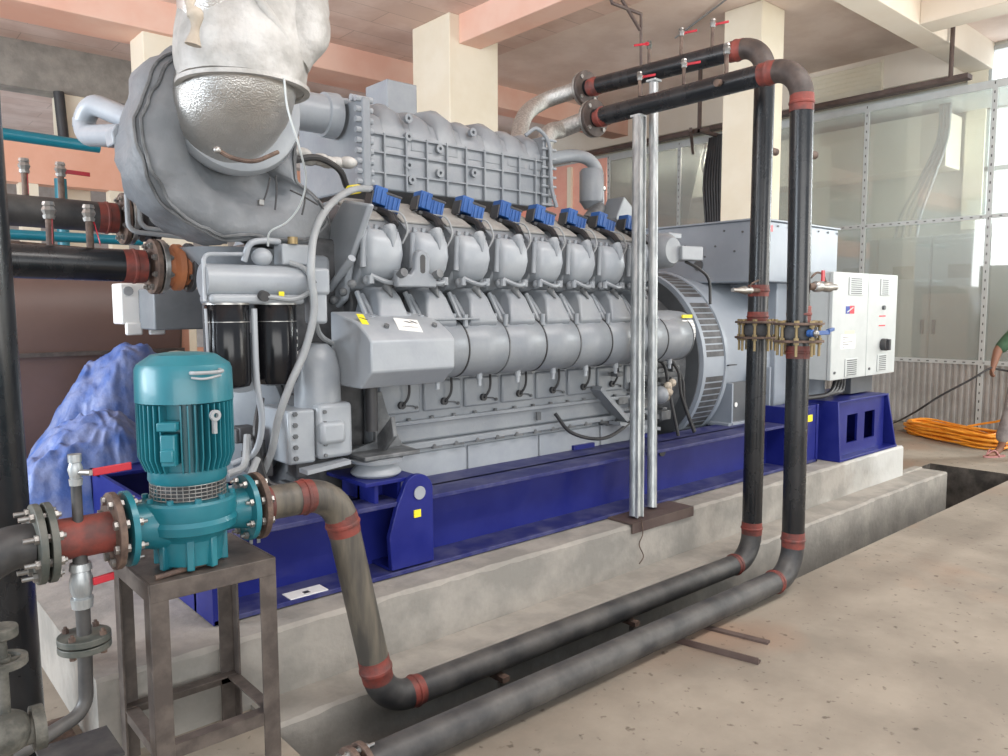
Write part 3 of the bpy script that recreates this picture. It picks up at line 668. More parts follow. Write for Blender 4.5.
# ---- suction side: flange, tee with risers, elbow to the left
st = thing('suction_pipe', 'rust-red suction spool with flanges joining the pump from the left', 'pipe', (.55, 2.6, PZ))
MB().cyl((.475, 2.6, PZ), (.655, 2.6, PZ), PR+.002, 28).build('spool', RED, st)
flange(st, (.635, 2.6, PZ), X, .122, .02, RUST, 8, STEEL, reach=.01)
flange(st, (.455, 2.6, PZ), X, .12, .02, TEALD, 8, STEEL, reach=.02); flange(st, (.425, 2.6, PZ), X, .12, .02, TEALD, 8, STEEL, reach=.04)
sp_ = spline([(.425, 2.6, PZ), (.36, 2.6, PZ), (.27, 2.57, PZ-.03), (.16, 2.5, PZ-.06), (-.2, 2.3, PZ-.08)], 6)
MB().tube(sp_, PR+.004, 26).build('elbow', PIPED, st)
rs = thing('drain_riser', 'thin vertical drain line with two red-levered ball valves left of the pump', 'pipe', (.52, 2.58, 0))
RX, RY = .542, 2.58
MB().cyl((RX, RY, .95), (RX, RY, 1.07), .015, 14).build('upper_nipple', PIPED, rs)
v1 = MB().lathe((RX, RY, 1.07), Z, [(0, .018), (.02, .020), (.022, .016), (.05, .022), (.07, .016), (.072, .019), (.095, .019)], 12).build('ball_valve', GALV, rs)
MB().obox((RX+.09, RY-.05, 1.115), (.055, 0, .003), (0, .004, 0), (-.0005, 0, .012)).build('lever', REDV, v1, .003)
MB().cyl((RX, RY, 1.11), (RX+.03, RY-.055, 1.113), .009, 10).build('spindle', STEEL, v1)
MB().cyl((RX, RY, .86), (RX, RY, .60), .021, 16).build('lower_nipple', PIPED, rs)
v2 = MB().lathe((RX, RY, .69), Z, [(0, .03), (.03, .033), (.033, .025), (.055, .032), (.085, .034), (.115, .027), (.118, .033), (.14, .03)], 12).build('ball_valve', GALV, rs)
MB().obox((RX+.055, RY-.03, .775), (.03, 0, .003), (0, .006, 0), (0, 0, .012)).build('lever', REDV, v2, .003)
flange(rs, (RX, RY, .585), Z, .075, .02, TEALD, 4, RUST, reach=.02); flange(rs, (RX, RY, .56), Z, .075, .02, TEALD, 4, RUST, reach=.0)
lp = fillet([(RX, RY, .57), (RX-.005, RY, .36), (.30, RY-.1, .33), (.0, 2.3, .30)], .06)
MB().tube(lp, .021, 20).build('lower_bend', PIPED, rs)
bp_ = MB().box(.40, .60, 2.42, 2.62, .262, .272).build('base_plate', PIPED, rs)
MB().tube([(.50, 2.52, 0), (.50, 2.52, .262)], .02, 12).build('foot', PIPED, rs)

# corroded valve with handwheel at the lower left corner
gv = thing('gate_valve', 'dull green corroded valve with round handwheel at the lower left corner', 'valve', (.22, 2.05, .3))
g0 = AY(2, 662, 2.05); gx, gz = g0.x, g0.z
hw = MB(); hw.ring((gx, 2.05, gz), Z, .038, .052, -.008, .008); 
for k in range(3): hw.obox((gx+.02*math.cos(k*2.1), 2.05+.02*math.sin(k*2.1), gz), (.022*math.cos(k*2.1), .022*math.sin(k*2.1), 0), (-.005*math.sin(k*2.1), .005*math.cos(k*2.1), 0), (0, 0, .004))
hw.ring((gx, 2.05, gz), Z, .004, .018, -.01, .012)
GVM = mat('corroded_green_grey', (.05, .05, .042), (.12, .115, .098), .7, scale=20, bump=.15)
hw.build('handwheel', GVM, gv); MB().cyl((gx, 2.05, gz-.13), (gx, 2.05, gz+.05), .012, 12).build('stem', GVM, gv)
MB().ring((gx, 2.05, gz+.07), Z, .0, .036, -.012, .014).build('top_cap', GVM, gv, .004)
bd = MB().ball((gx, 2.05, gz-.17), .055, .055, .05); bd.cyl((gx-.2, 2.05, gz-.18), (gx+.07, 2.05, gz-.18), .034, 18); bd.build('body', GVM, gv)
MB().cyl((gx+.05, 2.05, gz-.18), (gx+.075, 2.05, gz-.18), .052, 24).build('flange', GVM, gv)
MB().cyl((gx-.02, 2.05, 0), (gx-.02, 2.05, gz-.2), .03, 14).build('foot', GVM, gv)

# =================================================================== PUMP AND STAND
pm = thing('centrifugal_pump', 'teal green vertical pump with finned electric motor standing on the brown stand', 'pump', (.88, 2.6, .75))
PX_, PY_ = .88, 2.6; cx = Vector((PX_, PY_, 0))
MB().lathe(cx, Z, [(1.302, .142), (1.302, .152), (1.405, .150), (1.422, .143), (1.452, .100), (1.458, .06), (1.458, 0)], 48).build('fan_cover', TEAL, pm, ang=25)
h = MB(); h.tube(spline([(PX_-.03, PY_-.147, 1.40), (PX_-.02, PY_-.168, 1.40), (PX_+.03, PY_-.17, 1.40), (PX_+.065, PY_-.16, 1.402), (PX_+.065, PY_-.135, 1.405)]), .006, 8); h.tube(spline([(PX_-.03, PY_-.155, 1.385), (PX_, PY_-.18, 1.382), (PX_+.05, PY_-.168, 1.388), (PX_+.06, PY_-.155, 1.388)]), .004, 8)
h.build('cover_handle', GREY, pm)
mb_ = MB().lathe(cx, Z, [(1.07, .112), (1.302, .112)], 40); fins = MB()
for k in range(44):
    a = 2*PI*k/44
    d = Vector((math.cos(a), math.sin(a), 0)); t_ = Vector((-d.y, d.x, 0))
    if abs(((a-math.radians(232)+PI) % (2*PI))-PI) < .17: continue
    poly = [(.106, 1.078), (.132, 1.078), (.150, 1.125), (.150, 1.298), (.106, 1.298)]
    vs = [cx+d*r_+Z*z_+t_*s_ for s_ in (-.0022, .0022) for r_, z_ in poly]
    fins.add(vs, [(4, 3, 2, 1, 0), (5, 6, 7, 8, 9)]+[(i, (i+1) % 5, (i+1) % 5+5, i+5) for i in range(5)])
ms_ = mb_.build('motor_body', TEAL, pm); fins.build('cooling_fins', TEAL, ms_)
d = Vector((math.cos(math.radians(232)), math.sin(math.radians(232)), 0)); t_ = Vector((-d.y, d.x, 0))
tb = MB(); tb.obox(cx+d*.145+Z*1.235, d*.03, t_*.03, Z*.014); tb.obox(cx+d*.14+Z*1.16, d*.03, t_*.022, Z*.05); tb.obox(cx+d*.16+Z*1.145, d*.022, t_*.02, Z*.02)
tb.build('terminal_box', TEAL, pm, .004)
d = Vector((math.cos(math.radians(283)), math.sin(math.radians(283)), 0)); t_ = Vector((-d.y, d.x, 0))
le = MB().ring(cx+d*.165+Z*1.262, d, .008, .018, -.006, .006, 20); le.obox(cx+d*.160+Z*1.225, d*.006, t_*.006, Z*.022); le.build('lifting_eye', GREY, pm)
MB().lathe(cx, Z, [(1.034, .10), (1.036, .118), (1.046, .124), (1.080, .122), (1.080, .1)], 40).build('motor_flange', TEAL, pm)
gm = MB()
for k in range(40):
    a = 2*PI*k/40; p = cx+Vector((math.cos(a), math.sin(a), 0))*.118; gm.cyl(p+Z*.983, p+Z*1.036, .0016, 4)
for z_ in (.986, .998, 1.010, 1.022, 1.034): gm.tube([cx+Vector((math.cos(2*PI*k/40), math.sin(2*PI*k/40), 0))*.118+Z*z_ for k in range(40)], .0016, 4, closed=True)
gm.build('mesh_guard', STEEL, pm)
MB().lathe(cx, Z, [(.90, .1), (.975, .095), (1.04, .09)], 30).build('coupling', DARK, pm)
cs = MB().lathe(cx, Z, [(.76, .06), (.765, .098), (.845, .108), (.862, .12), (.878, .146), (.905, .152), (.92, .146), (.935, .150), (.972, .150), (.98, .143), (.982, .1)], 44)
cs.build('volute_casing', TEAL, pm, ang=25)
rb = MB()
for a in (200, 250, 290, 340, 20, 90, 150):
    d = Vector((math.cos(math.radians(a)), math.sin(math.radians(a)), 0)); t_ = Vector((-d.y, d.x, 0)); rb.nxt(); rb.obox(cx+d*.098+Z*.805, d*.018, t_*.012, Z*.05)
rb.build_each('casing_foot', TEAL, pm, .004)
cbm = MB()
for k in range(10): a = 2*PI*(k+.3)/10; cbm.bolt(cx+Vector((math.cos(a), math.sin(a), 0))*.135+Z*.98, Z, .0105, .014)
cbm.build_each('casing_bolt', TEAL, pm)
sc_ = MB().lathe((.675, 2.6, PZ), X, [(0, .06), (0, .12), (.018, .12), (.019, .08), (.05, .075), (.12, .09)], 36); sc_.build('suction_flange', TEAL, pm)
MB().lathe((1.083, 2.6, PZ), -X, [(0, .06), (0, .115), (.018, .115), (.019, .072), (.06, .065), (.14, .07)], 36).build('discharge_flange', TEAL, pm)
for xx, s_ in ((.69, 1), (1.067, -1)):
    bb = MB()
    for k in range(8):
        a = 2*PI*(k+.5)/8; p = Vector((xx, 2.6+.097*math.cos(a), PZ+.097*math.sin(a))); bb.nxt(); bb.tube([p, p+X*(.03*s_)], .006, 8); bb.tube([p+X*(.005*s_), p+X*(.017*s_)], .0125, 6)
    bb.build_each('flange_bolt', STEEL, pm)

stn = thing('pump_stand', 'brown welded angle-steel stand carrying the teal pump', 'stand', (.885, 2.58, 0))
ang_ = 0; su = Vector((math.cos(ang_), math.sin(ang_), 0)); sv = Vector((-su.y, su.x, 0)); sc = Vector((.91, 2.665, 0)); hl, hw_ = .205, .195
tp_ = MB(); tp_.obox(sc+Z*.742, su*(hl-.004), sv*(hw_-.004), Z*.005); tp_.build('top_plate', STAND, stn, .002)
for s_ in (-1, 1):
    m = MB(); m.obox(sc+sv*(hw_*s_)+Z*.718, su*hl, sv*.004, Z*.03); m.obox(sc+sv*((hw_-.022)*s_)+Z*.733, su*hl, sv*.022, Z*.003); m.build('top_rail', STAND, stn, .002)
    m = MB(); m.obox(sc+su*(hl*s_)+Z*.718, sv*hw_, su*.004, Z*.03); m.build('top_rail', STAND, stn, .002)
    for t2 in (-1, 1):
        m = MB(); c = sc+su*((hl-.027)*s_)+sv*((hw_-.001)*t2); m.obox(c+Z*.36, su*.029, sv*.004, Z*.36); c = sc+su*((hl-.001)*s_)+sv*((hw_-.027)*t2); m.obox(c+Z*.36, su*.004, sv*.029, Z*.36)
        m.build('leg', STAND, stn, .002)
    m = MB(); m.obox(sc+sv*((hw_-.022)*s_)+Z*.205, su*(hl-.006), sv*.022, Z*.003); m.obox(sc+sv*((hw_-.002)*s_)+Z*.185, su*(hl-.006), sv*.003, Z*.022); m.build('brace', STAND, stn)
    m = MB(); m.obox(sc+su*((hl-.022)*s_)+Z*.203, sv*(hw_-.04), su*.022, Z*.003); m.obox(sc+su*((hl-.006)*s_)+Z*.185, sv*(hw_-.04), su*.003, Z*.02); m.build('brace', STAND, stn)
sb = MB(); q = sc-sv*.165-su*.155+Z*.7573; sb.tube([q-su*.01, q+su*.155+sv*.045], .009, 12); sb.tube([q-su*.022, q-su*.008], .0095, 6)
tag(sb.build('steel_bolt', RUST), 'long loose bolt lying on the front edge of the stand top', 'bolt')

# =================================================================== SKID FRAME (blue)
sk = thing('skid_frame', 'deep blue welded steel skid frame bolted along the concrete plinth', 'machine frame', (1.12, 4.1, .3))
SZ0, SZ1 = .305, .665
bm_ = MB()
for z_ in (SZ0, SZ1-.022): MB().box(1.121, 6.209, 3.08 if z_ == SZ0 else 3.10, 3.482, z_, z_+.022).build('beam_flange', BLUED, sk, .003)
bm_.box(1.12, 6.21, 3.27, 3.30, SZ0, SZ1)
bm_.build('front_beam', BLUE, sk, .003)
bm_ = MB(); bm_.box(1.12, 6.21, 4.75, 5.10, SZ0, SZ0+.022); bm_.box(1.12, 6.21, 4.75, 5.10, SZ1-.022, SZ1); bm_.box(1.12, 6.21, 4.92, 4.95, SZ0, SZ1)
bm_.build('rear_beam', BLUE, sk, .003)
MB().box(1.12, 1.145, 3.08, 5.10, SZ0, SZ1).build('end_plate', BLUE, sk, .003)
for x in (2.9, 4.4, 5.95): MB().box(x, x+.2, 3.3, 4.92, SZ0+.03, SZ1-.03).build('cross_member', BLUE, sk, .004)
# front pedestal with the rounded lifting lug
lug = []
for k in range(17):
    a = PI*.93-PI*.93*k/16; lug.append((2.145+.088*math.cos(a), .70+.088*math.sin(a)))
lug = lug+[(2.235, .335), (1.985, .335), (1.975, .50), (2.02, .64)]
MB().prism(lug, 'y', 3.085, 3.115).build('lifting_lug', BLUE, sk, .003)
MB().cyl((2.15, 3.083, .695), (2.15, 3.078, .695), .033, 20).build('lug_hole', EGL, sk)
MB().box(1.985, 2.235, 3.115, 3.28, .33, .345).build('lug_gusset', BLUE, sk); MB().box(2.225, 2.24, 3.10, 3.28, .33, .62).build('lug_gusset', BLUE, sk)
MB().box(2.115, 2.155, 3.0845, 3.079, .575, .612).build('yellow_sticker', YEL, sk)
pd = MB(); pd.box(1.87, 2.17, 3.12, 3.5, .755, .775); pd.build('mount_table', BLUE, sk, .003)
for x in (1.93, 2.06): MB().box(x, x+.02, 3.14, 3.45, SZ1, .756).build('table_web', BLUE, sk)
MB().box(1.93, 2.07, 3.28, 3.30, SZ1, .756).build('table_web', BLUE, sk)
lp_ = MB(); a = AZ(292, 601, .327); b2 = AZ(330, 591, .327); lp_.box(a.x, b2.x, 3.085, 3.17, SZ0+.022, SZ0+.026); lp_.build('white_notice', PAPER, sk)
MB().obox(((a.x+b2.x)/2, 3.12, SZ0+.0265), (.014, 0, 0), (0, .014, 0), (0, 0, .0006)).build('notice_mark', INK, sk)
hm = MB()
for k in range(2): hm.nxt(); hm.box(1.36+k*.035, 1.375+k*.035, 3.266, 3.27, .555, .575)
hm.build_each('weld_spot', GALV, sk)
for x in (3.75, 4.35):
    MB().box(x-.10, x+.10, 3.46, 3.7, SZ1-.15, SZ1+.03).build('pad', BLUE, sk, .003)
MB().cyl((4.33, 3.268, .60), (4.33, 3.26, .60), .035, 16).build('web_hole', INK, sk); 
# second pedestal at the driven end
pe = MB(); pe.box(5.72, 5.75, 3.08, 3.3, SZ0, .80); pe.box(5.75, 6.18, 3.09, 3.12, .32, .76); pe.box(5.75, 6.22, 3.09, 3.3, .76, .785); pe.box(6.18, 6.21, 3.08, 3.3, SZ0, .79)
pe.build('end_pedestal', BLUE, sk, .003)
MB().box(6.02, 6.11, 3.084, 3.09, .655, .71).build('yellow_sticker', YEL, sk)

# separate end support box under the control cabinet
eb = thing('cabinet_support', 'blue steel support box with two square windows at the right end of the plinth', 'support frame', (6.86, 3.1, .3))
X0, X1, Z0_, Z1_ = 6.36, 7.36, .302, .79
f_ = MB()
xw = [X0+.02, 6.60, 6.80, 6.94, 7.15, X1-.02]; zw = [Z0_+.02, .42, .665, Z1_-.01]
for i in range(5):
    for j in range(3):
        if j == 1 and i in (1, 3): continue
        f_.box(xw[i], xw[i+1], 3.02, 3.04, zw[j], zw[j+1])
f_.build('front_plate', BLUE, eb)
f_ = MB(); f_.box(xw[0], xw[5], 3.50, 3.52, zw[0], zw[3]); f_.build('rear_plate', BLUE, eb)
for x, dx in ((X0, -.06), (X1-.02, .07)):
    m = MB(); m.add([(x+dx, 2.93, Z0_), (x+dx+.02, 2.93, Z0_), (x+dx+.02, 3.55, Z0_), (x+dx, 3.55, Z0_), (x, 2.99, Z1_), (x+.02, 2.99, Z1_), (x+.02, 3.55, Z1_), (x, 3.55, Z1_)],
          [(0, 3, 2, 1), (4, 5, 6, 7), (0, 1, 5, 4), (2, 3, 7, 6), (1, 2, 6, 5), (0, 4, 7, 3)]); m.build('side_plate', BLUE, eb, .003)
MB().box(X0-.05, X1+.08, 2.93, 3.58, Z0_, Z0_+.02).build('base_plate', BLUE, eb, .003)
MB().box(X0, X1, 2.99, 3.55, Z1_-.005, Z1_+.012).build('top_plate', BLUE, eb, .003)

# =================================================================== ENGINE
en = thing('gas_engine', 'large light grey V engine with blue ignition coils and ribbed intercooler on the blue skid', 'engine', (3.1, 4.1, .5))
UX = [2.10+.285*k for k in range(8)]
# crankcase and sump
MB().box(2.12, 4.5, 3.50, 4.70, .50, .83).build('oil_sump', EGL, en, .02)
sp_ = MB()
for k in range(4): sp_.nxt(); sp_.box(2.2+.58*k, 2.2+.58*k+.565, 3.485, 3.50, .53, .80)
sp_.build_each('sump_panel', EGL, en, .006)
MB().box(2.10, 4.5, 3.45, 4.75, .83, .865).build('sump_flange', EG, en, .005)
MB().box(2.12, 4.5, 3.48, 4.72, .865, 1.5).build('crankcase', EG, en, .015)
MB().box(2.10, 4.5, 3.455, 3.50, .965, .99).build('crankcase_rail', EG, en, .006)
r_ = MB()
for k in range(15):
    x = 2.2+.155*k; r_.nxt(); r_.cyl((x, 3.455, .835), (x, 3.445, .835), .012, 8); r_.nxt(); r_.cyl((x, 3.47, 1.003), (x, 3.47, .99), .013, 8); r_.nxt(); r_.obox((x+.02, 3.452, .826), (.035, 0, 0), (0, .004, 0), (0, 0, .006))
r_.build_each('crankcase_bolt', EGD, en)
for k in range(8):
    x = 2.17+.285*k
    d = MB(); d.box(x, x+.262, 3.462, 3.485, 1.03, 1.20); dr = d.build('inspection_door', EG, en, .012)
    m = MB(); m.ring((x+.13, 3.462, 1.08), -Y, .006, .021, 0, .02, 16); m.build('door_knob', INK, dr)
    m = MB(); m.tube(spline([(x+.13, 3.44, 1.08), (x+.16, 3.435, 1.12), (x+.165, 3.43, 1.17), (x+.15, 3.42, 1.25)], 5), .007, 6); m.build('sensor_wire', RUB, dr)
    m = MB(); m.tube([(x+.15, 3.455, 1.075), (x+.20, 3.45, 1.072), (x+.225, 3.45, 1.062)], .004, 6); m.ring((x+.228, 3.455, 1.06), -Y, .003, .010, 0, .006, 10); m.build('door_catch', EGD, dr)
lb = MB(); lb.box(3.30, 3.335, 3.448, 3.457, .90, .95); lb.build('type_plate', ALTD, en)
MB().box(2.12, 4.45, 3.72, 4.48, 1.5, 2.17).build('vee_block', EGD, en, .02)
fb = MB(); fb.add([(x, y, z) for x in (2.0, 4.35) for y, z in ((4.4, 1.55), (4.9, 1.7), (4.95, 2.0), (4.62, 2.2), (4.4, 2.15))], [(4, 3, 2, 1, 0), (5, 6, 7, 8, 9)]+[(i, (i+1) % 5, (i+1) % 5+5, i+5) for i in range(5)])
fb.build('far_cylinder_bank', EG, en, .03)
cyb = MB(); cyb.add([(x, y, z) for x in (2.0, 4.4) for y, z in ((3.75, 1.45), (3.5, 1.45), (3.44, 1.62), (3.5, 1.8), (3.8, 1.98))], [(4, 3, 2, 1, 0), (5, 6, 7, 8, 9)]+[(i, (i+1) % 5, (i+1) % 5+5, i+5) for i in range(5)])
cyb.build('cylinder_bank_side', DARK, en, .01)

def wedge(mb, x0, poly):   # poly: (y, z, half width)
    n = len(poly); vs = [Vector((x0-h, y, z)) for y, z, h in poly]+[Vector((x0+h, y, z)) for y, z, h in poly]
    return mb.add(vs, [list(range(n))[::-1], list(range(n, 2*n))]+[(i, (i+1) % n, (i+1) % n+n, i+n) for i in range(n)])
def cylinder_unit(x0, first=False):
    hd = MB(); wedge(hd, x0, [(3.72, 2.15, .112), (3.60, 2.155, .112), (3.40, 2.035, .112), (3.345, 2.0, .10), (3.34, 1.80, .10), (3.40, 1.70, .105), (3.55, 1.66, .112), (3.75, 1.80, .112)])
    h = hd.build('cylinder_head', EG, en, .012)
    rc = MB()   # bulging nose: rings stacked down the tilted front
    rings = []
    for z_, yf, hw_, dp in ((1.995, 3.335, .085, .05), (1.98, 3.275, .102, .09), (1.93, 3.248, .106, .11), (1.865, 3.24, .107, .11), (1.80, 3.258, .100, .10), (1.755, 3.29, .084, .075), (1.735, 3.33, .055, .045)):
        rg = []
        for k in range(20):
            a = 2*PI*k/20; c, s_ = math.cos(a), math.sin(a); e = .5
            rg.append(Vector((x0+hw_*math.copysign(abs(c)**e, c), yf+dp+dp*math.copysign(abs(s_)**e, s_), z_)))
        rings.append(rg)
    rc.loft(rings); rc.build('rocker_cover', EGL, h, ang=60)
    tp = MB(); n_ = Vector((0, -.515, .857)); sl_ = Vector((0, -.857, -.515)); c = Vector((x0-.012, 3.50, 2.105))
    tp.obox(c, X*.088, sl_*.118, n_*.008); tp.build('top_plate', DUST, h, .006)
    bs = MB(); bs.tube([(x0+.03, 3.29, 1.99), (x0+.028, 3.258, 1.95), (x0+.026, 3.245, 1.90)], [.040, .026, .004], 14); bs.cyl((x0+.03, 3.295, 1.975), (x0+.03, 3.29, 1.995), .046, 14)
    for dx in (-.075, -.02, .075): bs.tube([(x0+dx, 3.325, 1.99), (x0+dx, 3.322, 2.012)], .014, 6)
    bs.build('cover_boss', EG, h)
    sd = MB(); sd.tube([(x0-.104, 3.30, 1.98), (x0-.114, 3.30, 1.80)], .017, 10); sd.build('push_tube', EG, h)
    bt_ = MB()
    for dx in (-.09, .075):
        bt_.ball((x0+dx, 3.30, 1.735), .026, n=12, m=8); bt_.cyl((x0+dx, 3.27, 1.72), (x0+dx, 3.27, 1.76), .018, 8)
    bt_.tube(spline([(x0-.09, 3.27, 1.76), (x0-.04, 3.245, 1.735), (x0+.02, 3.25, 1.725), (x0+.075, 3.27, 1.74)], 5), .012, 8)
    bt_.build('clamp_ring', EG, h)
    # exhaust elbow down to the manifold with its notch and clamp legs
    el = MB(); wedge(el, x0+.012, [(3.46, 1.72, .06), (3.30, 1.70, .055), (3.255, 1.655, .062), (3.205, 1.525, .100), (3.23, 1.49, .10), (3.46, 1.49, .10)])
    e_ = el.build('exhaust_elbow', EG, en, .014, segs=3)
    nt = MB(); nt.tube([(x0+.015, 3.292, 1.705), (x0+.015, 3.243, 1.655)], [.026, .004], 10); nt.build('notch', EGD, e_)
    lg = MB(); lg.nxt(); lg.tube([(x0-.085, 3.37, 1.665), (x0-.07, 3.24, 1.50)], .016, 8); lg.nxt(); lg.tube([(x0-.115, 3.36, 1.68), (x0-.105, 3.25, 1.50)], .014, 8); lg.nxt(); lg.cyl((x0+.112, 3.245, 1.49), (x0+.112, 3.245, 1.57), .014, 8)
    lg.nxt(); lg.cyl((x0-.115, 3.22, 1.50), (x0-.115, 3.22, 1.565), .015, 8)
    lg.build_each('clamp_leg', EG, e_)
    # ignition coil
    c0 = Vector((x0+.125, 3.49, 2.145)); ax = Vector((.9, -.12, -.22)).normalized(); ay = Vector((.1, .95, -.0)).normalized(); az = ax.cross(ay).normalized()
    cm = MB(); cm.obox(c0-ax*.038+az*.024, ax*.036, ay*.045, az*.046); cm.obox(c0+ax*.038, ax*.040, ay*.045, az*.040)
    for s_ in (-.06, -.03, .015, .04, .065): cm.obox(c0+ax*s_-ay*.047+az*(.02 if s_ < 0 else 0), ax*.005, ay*.004, az*.038)
    co = cm.build('ignition_coil', BLUEC, en, .004)
    bk = MB(); bk.obox(c0+ax*.035+az*.046-ay*.01, ax*.05, ay*.035, az*.008); bk.obox(c0+ax*.01-az*.046, ax*.07, ay*.035, az*.010); bk.obox(c0-ax*.078, ax*.006, ay*.04, az*.04); bk.build('coil_cap', INK, co, .004)
    cb_ = MB(); cb_.tube(spline([c0-az*.04-ax*.03, c0+Vector((-.03, -.11, -.07)), c0+Vector((-.055, -.19, -.125))], 5), .018, 8); cb_.tube(spline([c0-az*.04+ax*.02, c0+Vector((.0, -.10, -.07)), c0+Vector((-.035, -.18, -.13))], 5), .013, 8)
    cb_.build('coil_lead', RUB, co)
    lo = MB(); lo.tube(spline([c0+Vector((-.03, -.10, -.05)), c0+Vector((.01, -.16, -.07)), c0+Vector((.025, -.19, -.15)), c0+Vector((.005, -.17, -.22))], 6), .0055, 6)
    lo.build('wire_loop', GREY, co)
for x in UX: cylinder_unit(x)
# front end plate beside the first head
ep = [AX(px_, py_, 1.97) for px_, py_ in ((345, 200), (372, 204), (352, 262), (346, 300), (334, 312), (318, 288), (320, 250), (330, 228))]
MB().prism([(p.y, p.z) for p in ep], 'x', 1.955, 1.99).build('front_end_plate', EGL, en, .012)
eb2 = MB(); eb2.tube([AX(322, 300, 1.93), AX(352, 258, 1.93)], .02, 10); eb2.build('plate_rib', EGL, en)
for k in range(3): MB().ball(AX(334+9*k, 300-8*k, 1.93), .022, n=12, m=8).build('plate_bolt', EGD, en)
# lifting eye bracket in front of head two
q = AY(402, 285, 3.22); lbp = [(0, 0), (.25, .0), (.25, .05), (.205, .07), (.205, .15), (.185, .178), (.155, .186), (.125, .172), (.115, .14), (.112, .09), (.085, .06), (.0, .085)]
MB().prism([(q.x-.045+a*.95, q.z-.01+b_) for a, b_ in lbp], 'y', 3.19, 3.23).build('lifting_bracket', EG, en, .008)
MB().prism([(q.x-.045+.95*(.158+.017*math.cos(k*PI/6)), q.z-.01+.115+(.03 if math.sin(k*PI/6) >= 0 else -.03)*1+.017*math.sin(k*PI/6)) for k in range(12)], 'y', 3.1885, 3.195).build('bracket_slot', INK, en)
for dx in (.02, .235): MB().cyl((q.x-.045+dx, 3.20, q.z+.05), (q.x-.045+dx, 3.16, q.z+.06), .022, 10).build('bracket_bolt', EGD, en)

# exhaust manifold in cylindrical segments
MY, MZ, MR = 3.325, 1.385, .158
for k in range(8):
    x = 2.26+.285*k
    mseg = MB().lathe((x, MY, MZ), X, [(0, .12), (0, MR-.004), (.006, MR), (.10, MR), (.11, MR+.004), (.17, MR+.004), (.18, MR), (.276, MR), (.281, MR-.005), (.281, .12)], 44)
    sg = mseg.build('manifold_segment', EG, en, ang=50)
    MB().ring((x+.283, MY, MZ), X, MR-.02, MR+.0025, -.0035, .0035, 44).build('band_clamp', EGD if k % 2 else INK, sg)
    m = MB(); m.cyl((x+.14, MY-.06, MZ-.135), (x+.14, MY-.06, MZ-.175), .018, 10); m.cyl((x+.14, MY-.06, MZ-.17), (x+.14, MY-.06, MZ-.21), .012, 8); m.build('drain_plug', EGL, sg)
# angular heat shield over the front of the manifold
SH = [(3.34, 1.585), (3.10, 1.535), (3.0, 1.475), (2.975, 1.45), (2.975, 1.312), (3.07, 1.232), (3.34, 1.232)]
sh = MB().prism(SH, 'x', 1.825, 2.295).build('heat_shield', EGL, en, .008)
MB().box(2.29, 2.64, 3.20, 3.36, 1.538, 1.548).build('shield_strip', EG, en, .002)
def on_shield(px_, py_):   # point on the sloping top facet between (3.34,1.585) and (3.10,1.535)/(3.0,1.475)
    a = AY(px_, py_, 3.05); return a
sn = Vector((0, -.2, .98)).normalized()
def shield_patch(px0, py0, px1, py1, m, name, par, lift=.002):
    # quad lying on the sloping facet y 3.0..3.10
    P0, P1 = Vector((0, 3.10, 1.535)), Vector((0, 3.0, 1.475)); n_ = Vector((0, -.06, .10)).normalized()
    def hit(px_, py_):
        d = _ray(px_, py_); t = (P0-C0).dot(n_)/d.dot(n_); return C0+d*t+n_*lift
    a, b_, c, d = hit(px0, py0), hit(px1, py0+(px1-px0)*.10), hit(px1+6, py1+(px1-px0)*.10), hit(px0+6, py1)
    return MB().add([a, b_, c, d, a-n_*.002, b_-n_*.002, c-n_*.002, d-n_*.002], [(0, 1, 2, 3), (7, 6, 5, 4), (0, 4, 5, 1), (1, 5, 6, 2), (2, 6, 7, 3), (3, 7, 4, 0)]).build(name, m, par)
lp = shield_patch(393, 318, 417, 330, PAPER, 'white_label', sh)
shield_patch(403, 321.5, 407, 323.2, INK, 'label_print', sh, .0035); shield_patch(409, 321.2, 411.5, 323.6, INK, 'label_print', sh, .0035)
shield_patch(402, 326.6, 412, 326.9, ALTD, 'label_print', sh, .0035)
shield_patch(356, 314, 363, 324, YEL, 'warning_sticker', sh); shield_patch(359, 318, 362, 320, INK, 'warning_mark', sh, .0035)
for px_ in (386, 434): MB().bolt(Vector((AY(px_, 323, 3.06).x, 3.06, 1.512)), (0, -.5, .8), .014, .014).build('shield_bolt', EGD, sh)

# ---- intercooler box on top
IX0, IX1, IY, IZ0 = 2.30, 3.62, 3.75, 2.26
ic = MB(); prof = [(IY, IZ0), (IY, 2.58), (IY+.04, 2.66), (IY+.14, 2.71), (IY+.55, 2.71), (IY+.66, 2.64), (IY+.70, 2.5), (IY+.70, IZ0)]
ic.prism(prof, 'x', IX0, IX1); icb = ic.build('intercooler', EG, en, .01)
rb = MB()
NR = 9
for k in range(NR):
    x = IX0+.10+(IX1-IX0-.16)*k/(NR-1); rb.box(x-.006, x+.006, IY-.022, IY, IZ0, 2.57)
for z_ in (IZ0+.09, IZ0+.20, 2.56): rb.box(IX0, IX1, IY-.018, IY, z_-.005, z_+.005)
rb.build('stiffening_ribs', EG, icb, .002)
bo = MB()
for x, z_ in ((2.56, 2.57), (2.56, 2.41), (2.78, 2.53), (2.78, 2.39), (2.58, 2.33), (3.03, 2.66), (3.04, 2.42), (2.56, 2.67)): bo.nxt(); bo.ring((x, IY, z_), -Y, .010, .026, 0, .026, 16)
bo.build_each('cast_boss', EG, icb)
